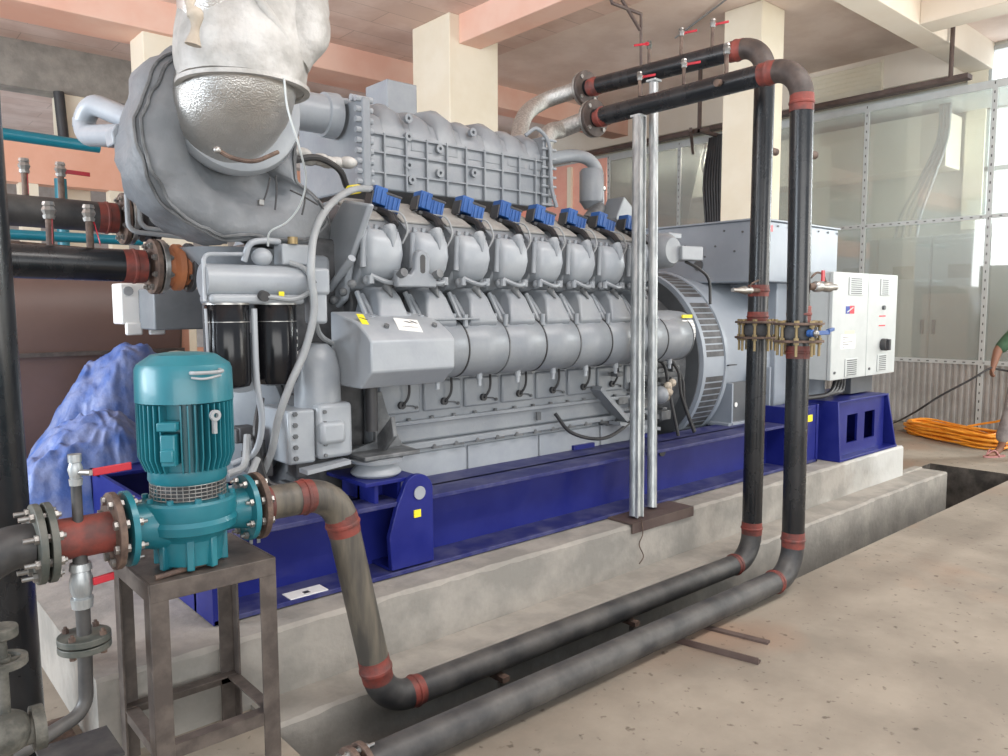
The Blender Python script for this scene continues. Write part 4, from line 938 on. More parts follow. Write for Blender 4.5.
for k in range(7):    # humped port rings over the top
    x = IX0+.18+.185*k; hh = MB()
    rings = []
    for dx, s_ in ((-.075, .0), (-.055, .75), (-.02, 1.0), (.02, 1.0), (.055, .75), (.075, .0)):
        am = (.075 if k in (2, ) else .055 if k in (0, 4) else .035)*s_
        rings.append([Vector((x+dx, IY-.004+(.0 if q_ else 0)+yy_, zz_+am*max(0, sn_))) for yy_, zz_, sn_, q_ in ((-.0, 2.50, 0, 1), (.005, 2.585, .35, 0), (.045, 2.665, .8, 0), (.14, 2.712, 1, 0), (.30, 2.72, 1.1, 0), (.50, 2.70, .6, 0), (.5, 2.5, 0, 0))])
    hh.loft(rings); hh.build('port_hump', EG, icb, ang=60)
fe = MB(); fe.box(IX0-.045, IX0+.01, IY-.03, IY+.72, IZ0-.01, 2.74); fl_ = fe.build('inlet_flange', EG, en, .012)
bo = MB()
for k in range(9): bo.nxt(); bo.cyl((IX0-.075, IY-.005, IZ0+.03+k*.055), (IX0+.03, IY-.005, IZ0+.03+k*.055), .017, 8)
for k in range(7): bo.nxt(); bo.cyl((IX0-.07, IY+.05+k*.1, 2.745), (IX0+.03, IY+.05+k*.1, 2.745), .02, 8)
bo.build_each('flange_bolt', EGL, fl_)
oe = MB(); oe.box(IX1, IX1+.03, IY-.025, IY+.72, IZ0, 2.72); oe.box(IX1+.05, IX1+.09, IY-.02, IY+.70, IZ0+.01, 2.66); oe.box(IX1+.03, IX1+.05, IY, IY+.68, IZ0+.02, 2.64)
for k in range(8): oe.box(IX1+.085, IX1+.10, IY-.02, IY+.70, IZ0+.03+k*.05, IZ0+.045+k*.05)
oc = oe.build('outlet_cover', EG, en, .006)
bo = MB()
for k in range(8):
    bo.nxt(); bo.cyl((IX1-.02, IY-.03, IZ0+.02+k*.06), (IX1+.11, IY-.03, IZ0+.02+k*.06), .009, 8)
bo.build_each('cover_stud', EGL, oc)
MB().tube(spline([(IX1-.12, IY+.02, 2.715), (IX1-.05, IY-.02, 2.76), (IX1+.03, IY-.05, 2.66), (IX1+.04, IY-.06, 2.40), (IX1+.07, IY-.08, 2.26)], 8), .013, 10).build('cooler_hose', EG, en)
p_ = AY(392, 95, 4.2); MB().box(p_.x-.10, p_.x+.12, 4.1, 4.35, 2.70, p_.z+.06).build('top_housing', EG, en, .006)
# air duct from turbo to intercooler
MB().lathe((1.55, 3.98, 2.675), X, [(0, .105), (.60, .105), (.605, .12), (.68, .125)], 30).build('air_duct', EGL, en)
# breather pipe looping from the cooler to the oil separator
br = fillet([(3.70, 4.0, 2.60), (4.12, 3.92, 2.69), (4.30, 3.86, 2.66), (4.30, 3.85, 2.35)], [.3, .14])
MB().tube(br, .045, 18).build('breather_pipe', EGL, en)
s_ = MB(); s_.lathe((4.17, 3.80, 2.30), Z, [(0, .05), (.04, .075), (.05, .085), (.26, .085), (.28, .07)], 24); s_.build('oil_separator', EG, en)
MB().box(4.26, 4.28, 3.78, 3.80, 2.47, 2.55).build('separator_clip', INK, en); MB().ring((4.30, 3.85, 2.46), Z, .04, .055, -.012, .012, 20).build('hose_clamp', STEEL, en)
MB().obox((4.35, 3.7, 2.25), (.10, .02, -.05), (.0, .08, 0), (.045, 0, .08)).build('sensor_box', EG, en, .008)
MB().lathe((4.05, 3.72, 2.20), (.6, 0, .5), [(0, .05), (.1, .055), (.18, .035)], 16).build('dirty_hose_end', EGD, en)
# braided stainless hoses to the top pipes
for i, (e0, e1_) in enumerate((((4.07, 3.72, 2.895), [(4.07, 3.82, 2.895), (4.02, 3.95, 2.86), (3.86, 3.92, 2.80), (3.73, 3.86, 2.62)]), ((4.35, 4.08, 3.225), [(4.34, 4.2, 3.22), (4.22, 4.36, 3.16), (3.98, 4.30, 3.0), (3.74, 4.12, 2.70)]))):
    hz = thing('braided_hose', ('lower' if i == 0 else 'upper')+' braided stainless hose bending from the intercooler up to the '+('lower' if i == 0 else 'higher')+' top pipe flange', 'hose', e1_[-1])
    pts_ = spline([e0]+e1_, 14); rr = [.060+.004*math.sin(k*PI) for k in range(len(pts_))]
    MB().tube(pts_, [.060 for k in range(len(pts_))], 24).build('braid', BRAID, hz, ang=80)
    MB().tube([pts_[-2], pts_[-1]], .072, 20).build('end_collar', STEEL, hz)

# ---- flywheel end
MB().lathe((4.45, 4.1, 1.16), X, [(0, .45), (0, .56), (.18, .55), (.30, .57), (.47, .60)], 48).build('flywheel_housing', EGD, en)
LC = thing  # alias
af = MB().lathe((4.20, 3.36, 1.42), X, [(0, .10), (0, .155), (.30, .16), (.42, .15), (.50, .09), (.56, .03)], 36).build('coolant_housing', EG, en)
q = MB(); 
for k in range(7):
    a0_, a1_ = math.radians(205), math.radians(262)
    z0_ = .0; aa = a0_+(a1_-a0_)*k/7; ab = a0_+(a1_-a0_)*(k+.86)/7
    aa = math.radians(-28+9*k); ab = math.radians(-28+9*k+7.5)
    def cp(a, x): return Vector((x, 3.36-.1635*math.cos(a), 1.42+.1635*math.sin(a)))
    q.add([cp(aa, 4.475), cp(aa, 4.60), cp(ab, 4.60), cp(ab, 4.475)], [(0, 1, 2, 3)])
q.build('ribbed_label', PAPER, af, kind=None)
MB().box(4.48, 4.595, 3.222, 3.232, 1.525, 1.548).build('yellow_label', YEL, af)
sf = MB().lathe((4.55, 3.72, 2.0), -Y, [(0, .10), (.0, .13), (.2, .13), (.32, .12), (.36, .09)], 28).build('starter_air_filter', EG, en)
MB().obox((4.73, 3.40, 1.985), (.10, -.02, 0), (.02, .09, 0), (0, 0, .05)).build('actuator_box', EGL, en, .008)
MB().box(4.55, 4.7, 3.40, 3.6, 2.09, 2.13).build('actuator_cap', EGL, en, .008)
MB().tube(spline([(4.75, 3.40, 1.93), (4.86, 3.36, 1.88), (4.96, 3.34, 1.80), (4.97, 3.33, 1.62)], 8), .011, 8).build('sensor_lead', RUB, en)
for k, pp in enumerate(([(4.3, 3.42, 1.25), (4.45, 3.36, 1.2), (4.5, 3.34, 1.0), (4.56, 3.30, .68)], [(4.5, 3.44, 1.3), (4.62, 3.36, 1.15), (4.65, 3.34, .95), (4.78, 3.32, .68)], [(4.55, 3.44, 1.3), (4.67, 3.36, 1.1), (4.7, 3.35, .9), (4.82, 3.34, .68)], [(3.45, 3.44, .93), (3.55, 3.38, .80), (3.85, 3.36, .74), (4.2, 3.36, .86)])):
    MB().tube(spline(pp, 8), .012, 8).build('black_hose', RUB, en)
jn = MB()
rnd = random.Random(3)
for k in range(26):
    p = Vector((rnd.uniform(3.95, 4.72), rnd.uniform(3.40, 3.55), rnd.uniform(.80, 1.22))); jn.nxt(); jn.obox(p, X*rnd.uniform(.02, .07), Y*.03, Z*rnd.uniform(.01, .035))
jn.build_each('manifold_block', EGD, en, .005)
MB().lathe((4.42, 3.40, .98), -Y, [(0, .06), (.05, .065), (.08, .05), (.1, .02)], 18).build('small_pump', EG, en)
MB().obox((4.2, 3.40, .78), (.22, 0, -.04), (0, .05, 0), (0, 0, .012)).build('bracket_arm', EG, en); MB().obox((3.95, 3.42, .95), (.14, 0, -.12), (0, .05, 0), (.01, 0, .012)).build('bracket_arm', EG, en)
yb = MB()
for k in range(9): yb.ball((4.50+rnd.uniform(-.04, .04), 3.34+rnd.uniform(-.03, .03), 1.02+rnd.uniform(-.06, .06)), .03, n=8, m=6)
yb.build('masking_tape_wad', CLOTHB, en)

# ---- front end: gear case, filters, accessory housings
MB().box(1.72, 2.12, 3.52, 4.75, .60, 1.95).build('gear_case', DARK, en, .03)
MB().box(1.5, 1.9, 3.45, 4.1, 1.70, 1.86).build('turbo_bracket', EG, en, .03)
MB().lathe((1.55, 4.0, 1.75), X, [(0, .16), (.1, .18), (.3, .18), (.42, .2)], 30).build('coolant_elbow', EG, en)
FY = 3.2
f0 = AY(228, 340, FY).x; f1 = AY(276, 340, FY).x
hd = MB(); hd.tube([(AY(203, 290, FY).x, FY, 1.715), (AY(300, 290, FY).x, FY, 1.715)], .070, 24); fh = hd.build('filter_head', EGL, en)
hb_ = MB(); x_ = AY(298, 290, FY).x; hb_.box(x_, x_+.13, FY-.06, FY+.1, 1.66, 1.78); hb_.box(x_+.05, x_+.12, FY-.05, FY+.05, 1.53, 1.68); hb_.box(f0-.09, f1+.11, FY-.07, FY+.07, 1.618, 1.66)
hb_.build('head_casting', EGL, fh, .015)
MB().cyl((x_+.04, FY-.065, 1.715), (x_+.04, FY-.07, 1.715), .016, 6).build('hex_plug', INK, fh)
MB().cyl((f0+.125, FY-.07, 1.655), (f0+.125, FY-.10, 1.65), .022, 14).build('sensor', INK, fh); MB().obox((f0+.21, FY-.073, 1.66), X*.012, Y*.002, Z*.012).build('yellow_tag', YEL, fh)
MB().tube(spline([(f0+.14, FY-.09, 1.65), (f0+.25, FY-.11, 1.64), (f0+.34, FY-.11, 1.69), (f0+.33, FY-.06, 1.77), (f0+.27, FY-.03, 1.80)], 6), .011, 8).build('sensor_hose', GREY, fh)
for i, x in enumerate((f0, f1)):
    fm_ = MB().lathe((x, FY, 1.618), -Z, [(0, .085), (.006, .089), (.325, .089), (.343, .082), (.35, .06), (.35, .0)], 36).build('oil_filter', BLK, en)
    MB().ring((x, FY, 1.545), Z, .087, .0905, -.0015, .0015, 36).build('rim_line', STEEL, fm_)
    MB().ring((x, FY, 1.62), Z, .06, .094, -.004, .004, 36).build('top_rim', STEEL, fm_)
    if i:
        pl = MB()
        for k in range(7): 
            a = -.25; d = Vector((math.cos(a), -math.cos(a)*.35, 0)).normalized(); pl.nxt(); pl.obox(Vector((x, FY, 1.31+k*.032))+d*.09, Vector((-d.y, d.x, 0))*.010, d*.001, Z*.006)
        pl.build_each('filter_print', PAPER, fm_)
tb_ = MB(); tb_.tube(fillet([(f0-.10, FY-.03, 1.63), (f0-.10, FY-.03, 1.82), (f0+.10, FY, 1.83)], .03), .009, 8); tb_.tube([(f0-.10, FY-.03, 1.6), (f0-.09, FY-.02, 1.25)], .006, 8); tb_.build('small_tube', EGL, en)
MB().tube(spline([(f0+.08, FY, 1.80), (f0+.10, FY-.02, 1.87), (f0+.17, FY, 1.89), (f0+.25, FY+.02, 1.89)], 6), .014, 10).build('small_tube', EGL, en)
MB().ball((f0+.16, FY, 1.82), .045, .04, .04, 14, 10).build('thermostat_cap', EGL, en); MB().box(f0+.24, f0+.38, FY-.03, FY+.06, 1.79, 1.88).build('switch_block', EGL, en, .008)
MB().cyl((f0+.29, FY-.03, 1.88), (f0+.29, FY-.03, 1.91), .022, 10).build('brass_fitting', BRASS, en)
tt = MB(); tt.tube(spline([(f0+.095, FY-.05, 1.60), (f0+.097, FY-.05, 1.3), (f0+.12, FY-.04, 1.12), (f0+.10, FY, .98), (f0+.02, FY+.05, .93)], 8), .014, 10); tt.build('drain_tube', EGL, en)
# round cover and accessory housings lower front
MB().lathe((1.60, 3.95, 1.05), (-.7, -.5, 0), [(0, .34), (.12, .34), (.15, .30), (.16, 0)], 36).build('damper_cover', EG, en)
MB().lathe((1.40, 3.4, 1.36), (-.35, -1, 0), [(-.1, .12), (0, .14), (.04, .135), (.05, .05)], 30).build('pump_cover', EGL, en)
dm = MB().lathe((AY(317, 372, 3.30).x, 3.30, 1.10), Z, [(0, .11), (.22, .105), (.30, .085), (.335, .05), (.34, 0)], 28).build('dome_housing', EG, en)
ab_ = MB(); a = AY(318, 405, 3.16); b2 = AY(352, 462, 3.16)
ab_.box(a.x, b2.x+.01, 3.16, 3.45, b2.z+.03, a.z); ab_.box(a.x+.0, b2.x-.04, 3.13, 3.2, b2.z+.10, a.z-.08); acc = ab_.build('accessory_box', EGL, en, .02)
ab_ = MB(); a2 = AY(290, 415, 3.16); ab_.box(a2.x, a.x-.005, 3.18, 3.5, b2.z+.02, a.z-.02); ab_.build('accessory_flange', EGL, en, .012)
bo = MB()
for k in range(5): bo.bolt((a2.x+.03, 3.18, b2.z+.05+k*.05), -Y, .011, .014); bo.bolt((a.x+.03, 3.16, b2.z+.05+k*.05), -Y, .009, .012)
bo.build_each('housing_bolt', EGD, acc)
MB().obox((a.x+.03, 3.16, b2.z+.0), (.11, 0, .01), (0, .04, 0), (0, 0, .01)).build('bottom_lip', EGL, en)
dk = MB()
for k in range(22):
    p = Vector((rnd.uniform(1.35, 1.75), rnd.uniform(3.35, 3.6), rnd.uniform(.70, 1.2))); dk.nxt(); dk.obox(p, X*rnd.uniform(.02, .06), Y*.05, Z*rnd.uniform(.02, .05))
dk.build_each('front_bracket', DARK, en, .006)
for k, pp in enumerate(([(1.38, 3.2, .95), (1.30, 3.15, .86), (1.2, 3.2, .84), (1.1, 3.3, .88)], [(1.36, 3.25, 1.05), (1.32, 3.2, .93), (1.25, 3.2, .90)], [(1.45, 3.3, 1.2), (1.40, 3.25, 1.05), (1.42, 3.22, .85), (1.5, 3.2, .8)])):
    MB().tube(spline(pp, 6), .016, 8).build('front_hose', GREY if k < 2 else RUB, en)
# engine mount with cone and bracket
mt = MB().lathe((2.02, 3.27, .776), Z, [(0, .05), (0, .11), (.012, .125), (.02, .125), (.06, .09), (.07, .09), (.07, .13), (.085, .135), (.09, .11), (.09, 0)], 30).build('rubber_mount', EGL, en, ang=30)
mk = MB(); mk.prism([(1.92, .87), (2.28, .87), (2.22, .90), (2.13, 1.08), (2.10, 1.18), (2.06, 1.18), (2.06, .93), (1.92, .90)], 'y', 3.33, 3.36); mk.prism([(1.90, .868), (2.22, .868), (2.22, .89), (1.90, .89)], 'y', 3.17, 3.5)
mk.build('mount_bracket', EGD, en, .005)
MB().obox((2.08, 3.26, .96), (.012, 0, -.0), (0, .07, -.06), (0, .01, .05)).build('bracket_web', EGD, en, .004)
MB().cyl((1.99, 3.25, 1.0), (1.99, 3.25, 1.235), .03, 12).build('mount_post', INK, en)
# grey flexible conduits sweeping over the front
gh = spline([AY(372, 189, 3.5), AY(352, 190, 3.35), AY(330, 205, 3.2), AY(315, 232, 3.1), AY(311, 270, 3.05), AY(314, 310, 3.05), AY(305, 350, 3.08), AY(290, 385, 3.1), AY(278, 420, 3.15), AY(272, 450, 3.2), AY(262, 475, 3.25)], 8)
MB().tube(gh, .017, 12).build('flexible_conduit', GREY, en)
MB().cyl(AY(350, 190, 3.36), AY(358, 189, 3.42), .023, 12).build('yellow_tape', YEL, en)
MB().tube(spline([AY(312, 290, 3.1), AY(318, 330, 3.2), AY(330, 342, 3.3), AY(345, 345, 3.35)], 6), .012, 8).build('flexible_conduit', GREY, en)

# ---- turbocharger wrapped in a grey blanket
def smooth_loop(pts, k=4):
    n = len(pts); out = []
    for i in range(n):
        a, b_, c, d = pts[i-1], pts[i], pts[(i+1) % n], pts[(i+2) % n]
        for j in range(k):
            t = j/k; out.append(.5*((2*b_)+(c-a)*t+(2*a-5*b_+4*c-d)*t*t+(3*b_-a-3*c+d)*t**3))
    return out
tu = thing('turbocharger', 'big snail-shaped turbocharger wrapped in a grey quilted blanket at the left end of the engine', 'turbocharger', (1.3, 3.35, 1.8))
pxs = [(222, 42), (196, 43), (170, 55), (150, 78), (138, 106), (134, 136), (139, 165), (152, 190), (170, 212), (196, 228), (232, 238), (272, 240), (312, 240), (333, 226), (334, 206), (318, 192), (302, 178), (302, 150), (304, 110), (298, 70), (266, 46)]
TF = 3.20
fr = smooth_loop([AY(a, b_, TF) for a, b_ in pxs], 4)
cen = AY(238, 145, TF)
def tr_ring(s_, dy, wob=0):
    out = []
    for i, p in enumerate(fr):
        q = cen+(p-cen)*s_; q.y = TF+dy+(p.x-cen.x)*.18
        n_ = noise.noise(Vector((p.x*5, p.z*5, dy*9)))*wob*1.3+noise.noise(Vector((p.x*14, p.z*14, dy*20)))*wob*.7; q.y += noise.noise(Vector((p.x*9, p.z*9, s_*7)))*wob*1.2; q += (p-cen).normalized()*n_; out.append(q)
    return out
MB().loft([tr_ring(.52, .06), tr_ring(.60, .0, .01), tr_ring(.72, -.012, .015), tr_ring(.86, -.01, .02), tr_ring(.95, .0, .015), tr_ring(1.0, .03, .02), tr_ring(1.035, .12, .035), tr_ring(1.04, .22, .035), tr_ring(1.0, .32, .03), tr_ring(.88, .38, .03), tr_ring(.5, .40)]).build('insulation_blanket', QUILT, tu, ang=70)
for s_, dy in ((1.0, .022), (.965, -.004)):
    MB().tube(tr_ring(s_+.005, dy, .02)[::1], .007, 6, closed=True).build('blanket_seam', EGD, tu)
# lacing straps
for a_, b_ in (((270, 178), (262, 205)), ((276, 176), (275, 210)), ((290, 190), (318, 205)), ((305, 192), (302, 215)), ((318, 200), (330, 225))):
    p, q = AY(*a_, TF-.035), AY(*b_, TF-.035); MB().tube(spline([p, (p+q)/2-Y*.01, q], 4), .004, 6).build('lacing_strap', INK, tu)
MB().box(AY(265, 198, 3.1).x, AY(270, 198, 3.1).x, TF-.045, TF-.02, AY(268, 204, 3.1).z, AY(268, 198, 3.1).z).build('strap_buckle', STEEL, tu, .003)
cb_ = AY(244, 118, TF)
MB().lathe((cb_.x-.045, TF+.03, cb_.z+.035), (-.05, -1, .05), [(-.05, .24), (0, .275), (.05, .285), (.085, .27), (.10, .24)], 44).build('outlet_flange', EGL, tu)
MB().tube(fillet([AY(118, 128, 3.6)+X*.2, AY(84, 100, 4.2), AY(84, 140, 4.2)+Z*.02, AY(118, 132, 3.55)+X*.1], .09), .05, 18).build('air_loop_pipe', EGL, tu)
MB().prism([(a.x, a.z) for a in [AY(x, y, 3.5) for x, y in ((108, 134), (112, 126), (118, 126), (118, 146), (110, 146))]], 'y', 3.45, 3.55).build('clamp_lug', EGL, tu, .006)
bl = MB().ball((1.62, 3.45, 2.02), .16, .16, .13, 20, 12).build('elbow_blanket', QUILT, tu)
MB().tube(spline([(1.55, 3.5, 2.08), (1.72, 3.55, 2.14), (1.88, 3.6, 2.05), (1.92, 3.65, 1.9)], 6), .085, 18).build('exhaust_elbow', EGD, tu)
cl = MB()
for k in range(7): cl.ball((1.75+.05*k, 3.55+rnd.uniform(-.03, .03), 2.33+rnd.uniform(-.02, .03)), .05, .05, .03, 12, 8)
cl.build('crumpled_wrap', CLOTH, tu)
MB().tube(spline([(1.72, 3.5, 2.30), (1.85, 3.48, 2.33), (1.98, 3.5, 2.29), (2.05, 3.55, 2.22)], 6), .016, 8).build('cable_wrap', RUB, tu)
MB().lathe((1.42, 3.55, 1.62), Z, [(0, .10), (.1, .12), (.25, .22)], 30).build('support_casting', EG, tu)

# ---- exhaust riser: foil elbow and white cloth
ex = thing('exhaust_riser', 'exhaust riser wrapped in embossed foil and loose white cloth above the turbocharger', 'exhaust pipe', (1.26, 2.98, 2.2))
ecx = AY(245, 100, 2.98).x; ER = .222
def wrink(path, rad, amp, n=56, seed=0, fold=6.):
    m = MB(); pts_ = path; rings = []; a = None
    for i, p in enumerate(pts_):
        d = (pts_[min(i+1, len(pts_)-1)]-pts_[max(i-1, 0)]).normalized()
        if a is None: a = frame(d)[0]
        a = (a-d*a.dot(d)).normalized(); b_ = d.cross(a)
        rr = rad[i] if isinstance(rad, list) else rad
        rg = []
        for j in range(n):
            t = 2*PI*j/n; dr = a*math.cos(t)+b_*math.sin(t)
            w_ = noise.noise((p+dr*rr)*fold+Vector((seed, 0, 0)))*amp+abs(noise.noise((p+dr*rr)*fold*2.3+Vector((0, seed, 0))))*amp*.5
            rg.append(p+dr*(rr+w_))
        rings.append(rg)
    return m.loft(rings)
pth = fillet([(ecx, 3.36, 2.40), (ecx, 2.99, 2.40), (ecx-.01, 2.99, 2.85)], .225, 16)
pth = [pth[0]+(pth[1]-pth[0])*k/4 for k in range(4)]+pth[1:]
wrink(pth, ER, .008).build('foil_elbow', FOIL, ex, ang=70)
cp_ = [Vector((ecx-.005+.0015*k, 2.985, 2.46+.045*k)) for k in range(60)]
wrink(cp_, [.236+.010*math.sin(k*.7)+(.01 if k > 9 else 0) for k in range(60)], .022, 64, 5, 4).build('cloth_wrap', CLOTH, ex, ang=70)
# bulging fold on the right side and beige tape on the left
bd_ = [AY(296, -40, 2.90), AY(302, -5, 2.88), AY(304, 25, 2.86), AY(298, 48, 2.86), AY(290, 62, 2.86)]
wrink(spline(bd_, 6), [.07+.035*math.sin(PI*min(1, (k+4)/24)) for k in range(25)], .025, 30, 9, 7).build('cloth_fold', CLOTH, ex, ang=70)
wrink(spline([AY(245, -30, 2.78), AY(262, 5, 2.76), AY(285, 40, 2.76), AY(292, 72, 2.80)], 6), .02, .01, 16, 2, 9).build('cloth_fold', CLOTH, ex, ang=70)
MB().tube(spline([AY(191, -20, 2.84), AY(190, 5, 2.80), AY(196, 18, 2.79), AY(193, 45, 2.80)], 5), [.022+.008*math.sin(k*.9) for k in range(16)], 10).build('beige_tape', CLOTHB, ex, ang=70)
ct_ = MB(); ct_.ring((ecx, 2.986, 2.45), Z, ER+.004, .249, -.008, .008, 60); ct_.build('cloth_hem', CLOTH, ex)
MB().tube(spline([AY(214, 148, 2.77), AY(233, 158, 2.75), AY(255, 161, 2.75), AY(278, 152, 2.77)], 6), .008, 8).build('strap', RUST, ex)
MB().ball(AY(217, 150, 2.76), .014, n=12, m=8).build('strap_stud', STEEL, ex)
wc = spline([AY(284, 78, 2.74), AY(288, 110, 2.72), AY(300, 150, 2.74), AY(306, 180, 2.85), AY(300, 205, 2.95), AY(287, 222, 3.02), AY(270, 232, 3.08), AY(268, 246, 3.12)], 8)
tag(MB().tube(wc, .0042, 8).build('white_cable', WHITE), 'thin white cable hanging from the exhaust wrap down to the filter head', 'cable')

# =================================================================== ALTERNATOR
al = thing('alternator', 'light blue-grey round alternator with louvred ring and large terminal box', 'alternator', (5.8, 4.1, .66))
AZc, AR = 1.16, .745
MB().lathe((4.93, 4.1, AZc), X, [(0, .50), (0, AR-.03), (.01, AR), (.05, AR), (.055, AR-.012), (.30, AR-.012), (.305, AR), (.345, AR), (.35, AR-.02)], 72).build('adaptor_ring', ALT, al, ang=30)
fr2 = MB().ring((4.93, 4.1, AZc), X, .58, .715, -.012, .0, 64).build('ring_recess', ALTD, al)
gr = MB(); slb = MB()
for base_ in (104, 140, 187):
    for k in range(9):
        a = math.radians(base_+k*4.0); a2_ = math.radians(base_+k*4.0+3.1)
        if base_ == 104 and k > 7: continue
        def cp(a, x, r_): return Vector((x, 4.1+r_*math.cos(a), AZc+r_*math.sin(a)))
        r_ = AR-.009
        gr.nxt(); gr.add([cp(a, 4.99, r_), cp(a, 5.225, r_), cp(a2_, 5.225, r_), cp(a2_, 4.99, r_)], [(0, 1, 2, 3)])
gr.build_each('louver_opening', DARK, al)
MB().lathe((5.28, 4.1, AZc), X, [(0, AR-.05), (1.55, AR-.05), (1.6, AR-.1), (1.6, .2)], 72).build('stator_body', ALT, al)
tbx = MB().box(5.58, 6.90, 3.30, 4.75, 1.80, 2.285).build('terminal_box', ALT, al, .01)
MB().box(5.565, 6.915, 3.285, 4.765, 2.285, 2.30).build('box_lid', ALT, tbx, .003)
sc2 = MB()
for k in range(8): sc2.nxt(); sc2.cyl((5.58+.1+.17*k, 3.296, 2.25), (5.58+.1+.17*k, 3.29, 2.25), .009, 8)
for y_, z_ in ((3.45, 2.2), (3.62, 2.22), (3.7, 2.1), (3.95, 2.05), (4.0, 2.12), (3.8, 2.02), (4.1, 2.0), (3.52, 2.05)): sc2.nxt(); sc2.cyl((5.58, y_, z_), (5.574, y_, z_), .009, 8)
sc2.build_each('box_screw', ALTD, tbx)
MB().cyl((5.58, 3.86, 1.95), (5.573, 3.86, 1.95), .045, 20).build('blanking_plug', ALTD, tbx)
MB().box(5.70, 5.76, 3.288, 3.30, 2.20, 2.25).build('red_sticker', REDV, tbx)
MB().box(5.98, 6.88, 3.36, 4.7, .67, 1.80).build('side_panel', ALT, al, .01)
for x in (5.34, 5.62, 5.9): MB().box(x, x+.02, 3.36, 3.8, .66, 1.0 if x < 5.5 else 1.1).build('foot_plate', ALT, al, .003)
MB().box(5.30, 6.5, 3.36, 4.84, .655, .685).build('foot_rail', ALT, al, .003); MB().box(5.35, 5.9, 3.40, 3.42, .68, 1.0).build('foot_web', ALTD, al)
bl = MB(); bl.box(5.25, 5.36, 3.335, 3.36, 1.145, 1.153); bl.build('ring_joint', INK, al)
MB().cyl((5.45, 3.395, .82), (5.45, 3.39, .82), .02, 12).build('foot_hole', PAPER, al)

# =================================================================== CONTROL CABINET
cc = thing('control_cabinet', 'white two-door control cabinet with louvres mounted beside the alternator', 'electrical cabinet', (6.8, 3.1, 1.0))
cy = 3.02
c_tl, c_tm, c_tr = AY(834, 271.5, cy), AY(869, 273, cy), AY(898.6, 275, cy); c_bl = AY(830, 381, cy)
cx0, cxm, cx1, cz1, cz0 = (c_tl.x+c_bl.x)/2, AY(867.5, 320, cy).x, AY(896.3, 320, cy).x, c_tl.z, c_bl.z
MB().box(cx0+.01, cx1, cy+.035, cy+.30, cz0, cz1).build('body', WHITE, cc, .006)
for i, (a, b_) in enumerate(((cx0, cxm-.004), (cxm+.004, cx1))):
    d = MB().box(a, b_, cy, cy+.033, cz0, cz1).build('door', WHITE, cc, .006)
    wd = b_-a
    for (u0, u1, v0, v1) in (((.42, .82, .79, .96) if i == 0 else (.38, .68, .79, .96)), ((.38, .75, .02, .19) if i == 0 else (.36, .70, .03, .20))):
        x0_, x1_ = a+wd*u0, a+wd*u1; z0_, z1_ = cz0+(cz1-cz0)*v0, cz0+(cz1-cz0)*v1
        g = MB().box(x0_, x1_, cy-.008, cy, z0_, z1_).build('vent_frame', CRATE if False else WHITE, d, .003)
        s_ = MB(); n_ = 8
        for k in range(n_): zz = z0_+.015+(z1_-z0_-.03)*k/(n_-1); s_.box(x0_+.03, x1_-.03, cy-.0095, cy-.008, zz-.004, zz+.004)
        s_.build('vent_slots', ALTD, g)
    def dx(u): return a+wd*u
    def dz(v): return cz0+(cz1-cz0)*v
    if i == 0:
        MB().box(dx(.36), dx(.47), cy-.002, cy, dz(.615), dz(.685)).build('logo_blue_half', LOGOB, d); MB().box(dx(.475), dx(.60), cy-.002, cy, dz(.615), dz(.69)).build('logo_red_half', LOGOR, d)
        lg_ = MB(); lg_.obox(Vector((dx(.48), cy-.003, dz(.652))), Vector((.055, 0, .02)), (0, .0008, 0), Vector((-.002, 0, .005))); lg_.build('logo_stroke', WHITE, d)
        n_ = MB().box(dx(.25), dx(.66), cy-.002, cy, dz(.285), dz(.42)).build('notice', PAPER, d)
        t = MB()
        for k in range(5): t.box(dx(.30), dx(.36+.22*((k*7) % 3)/2), cy-.0028, cy-.002, dz(.30+.023*k), dz(.306+.023*k))
        t.build('notice_print', ALTD, n_)
        MB().box(dx(.36), dx(.62), cy-.0015, cy, dz(.425), dz(.455)).build('yellow_strip', mat('pale_yellow_label', (.72, .72, .45)), d)
    else:
        MB().cyl((dx(.5), cy, dz(.67)), (dx(.5), cy-.02, dz(.67)), .02, 14).build('indicator', ALTD, d)
        for v in (.58, .485): MB().box(dx(.38), dx(.60), cy-.002, cy, dz(v), dz(v+.012)).build('red_nameplate', LOGOR, d)
        kk = MB().cyl((dx(.52), cy, dz(.30)), (dx(.52), cy-.05, dz(.30)), .055, 24); kk.box(dx(.52)-.018, dx(.52)+.018, cy-.075, cy-.03, dz(.30)-.05, dz(.30)+.05); kk.build('rotary_switch', INK, d, .004)
    MB().cyl((dx(.1), cy, dz(.07)), (dx(.1), cy-.01, dz(.07)), .012, 10).build('lock', ALTD, d)
MB().box(cx1-.62, cx1-.18, cy+.12, cy+.28, .815, cz0).build('support_column', ALTD, cc, .004)
for k in range(4): MB().tube(spline([(cx0+.35+.05*k, cy+.12, cz0+.01), (cx0+.30+.05*k, cy+.1, .95-.02*k), (cx0+.1+.05*k, cy+.06, .86-.0*k), (cx0-.2, cy+.12+.01*k, .84)], 8), .018, 10).build('power_cable', RUB, cc)

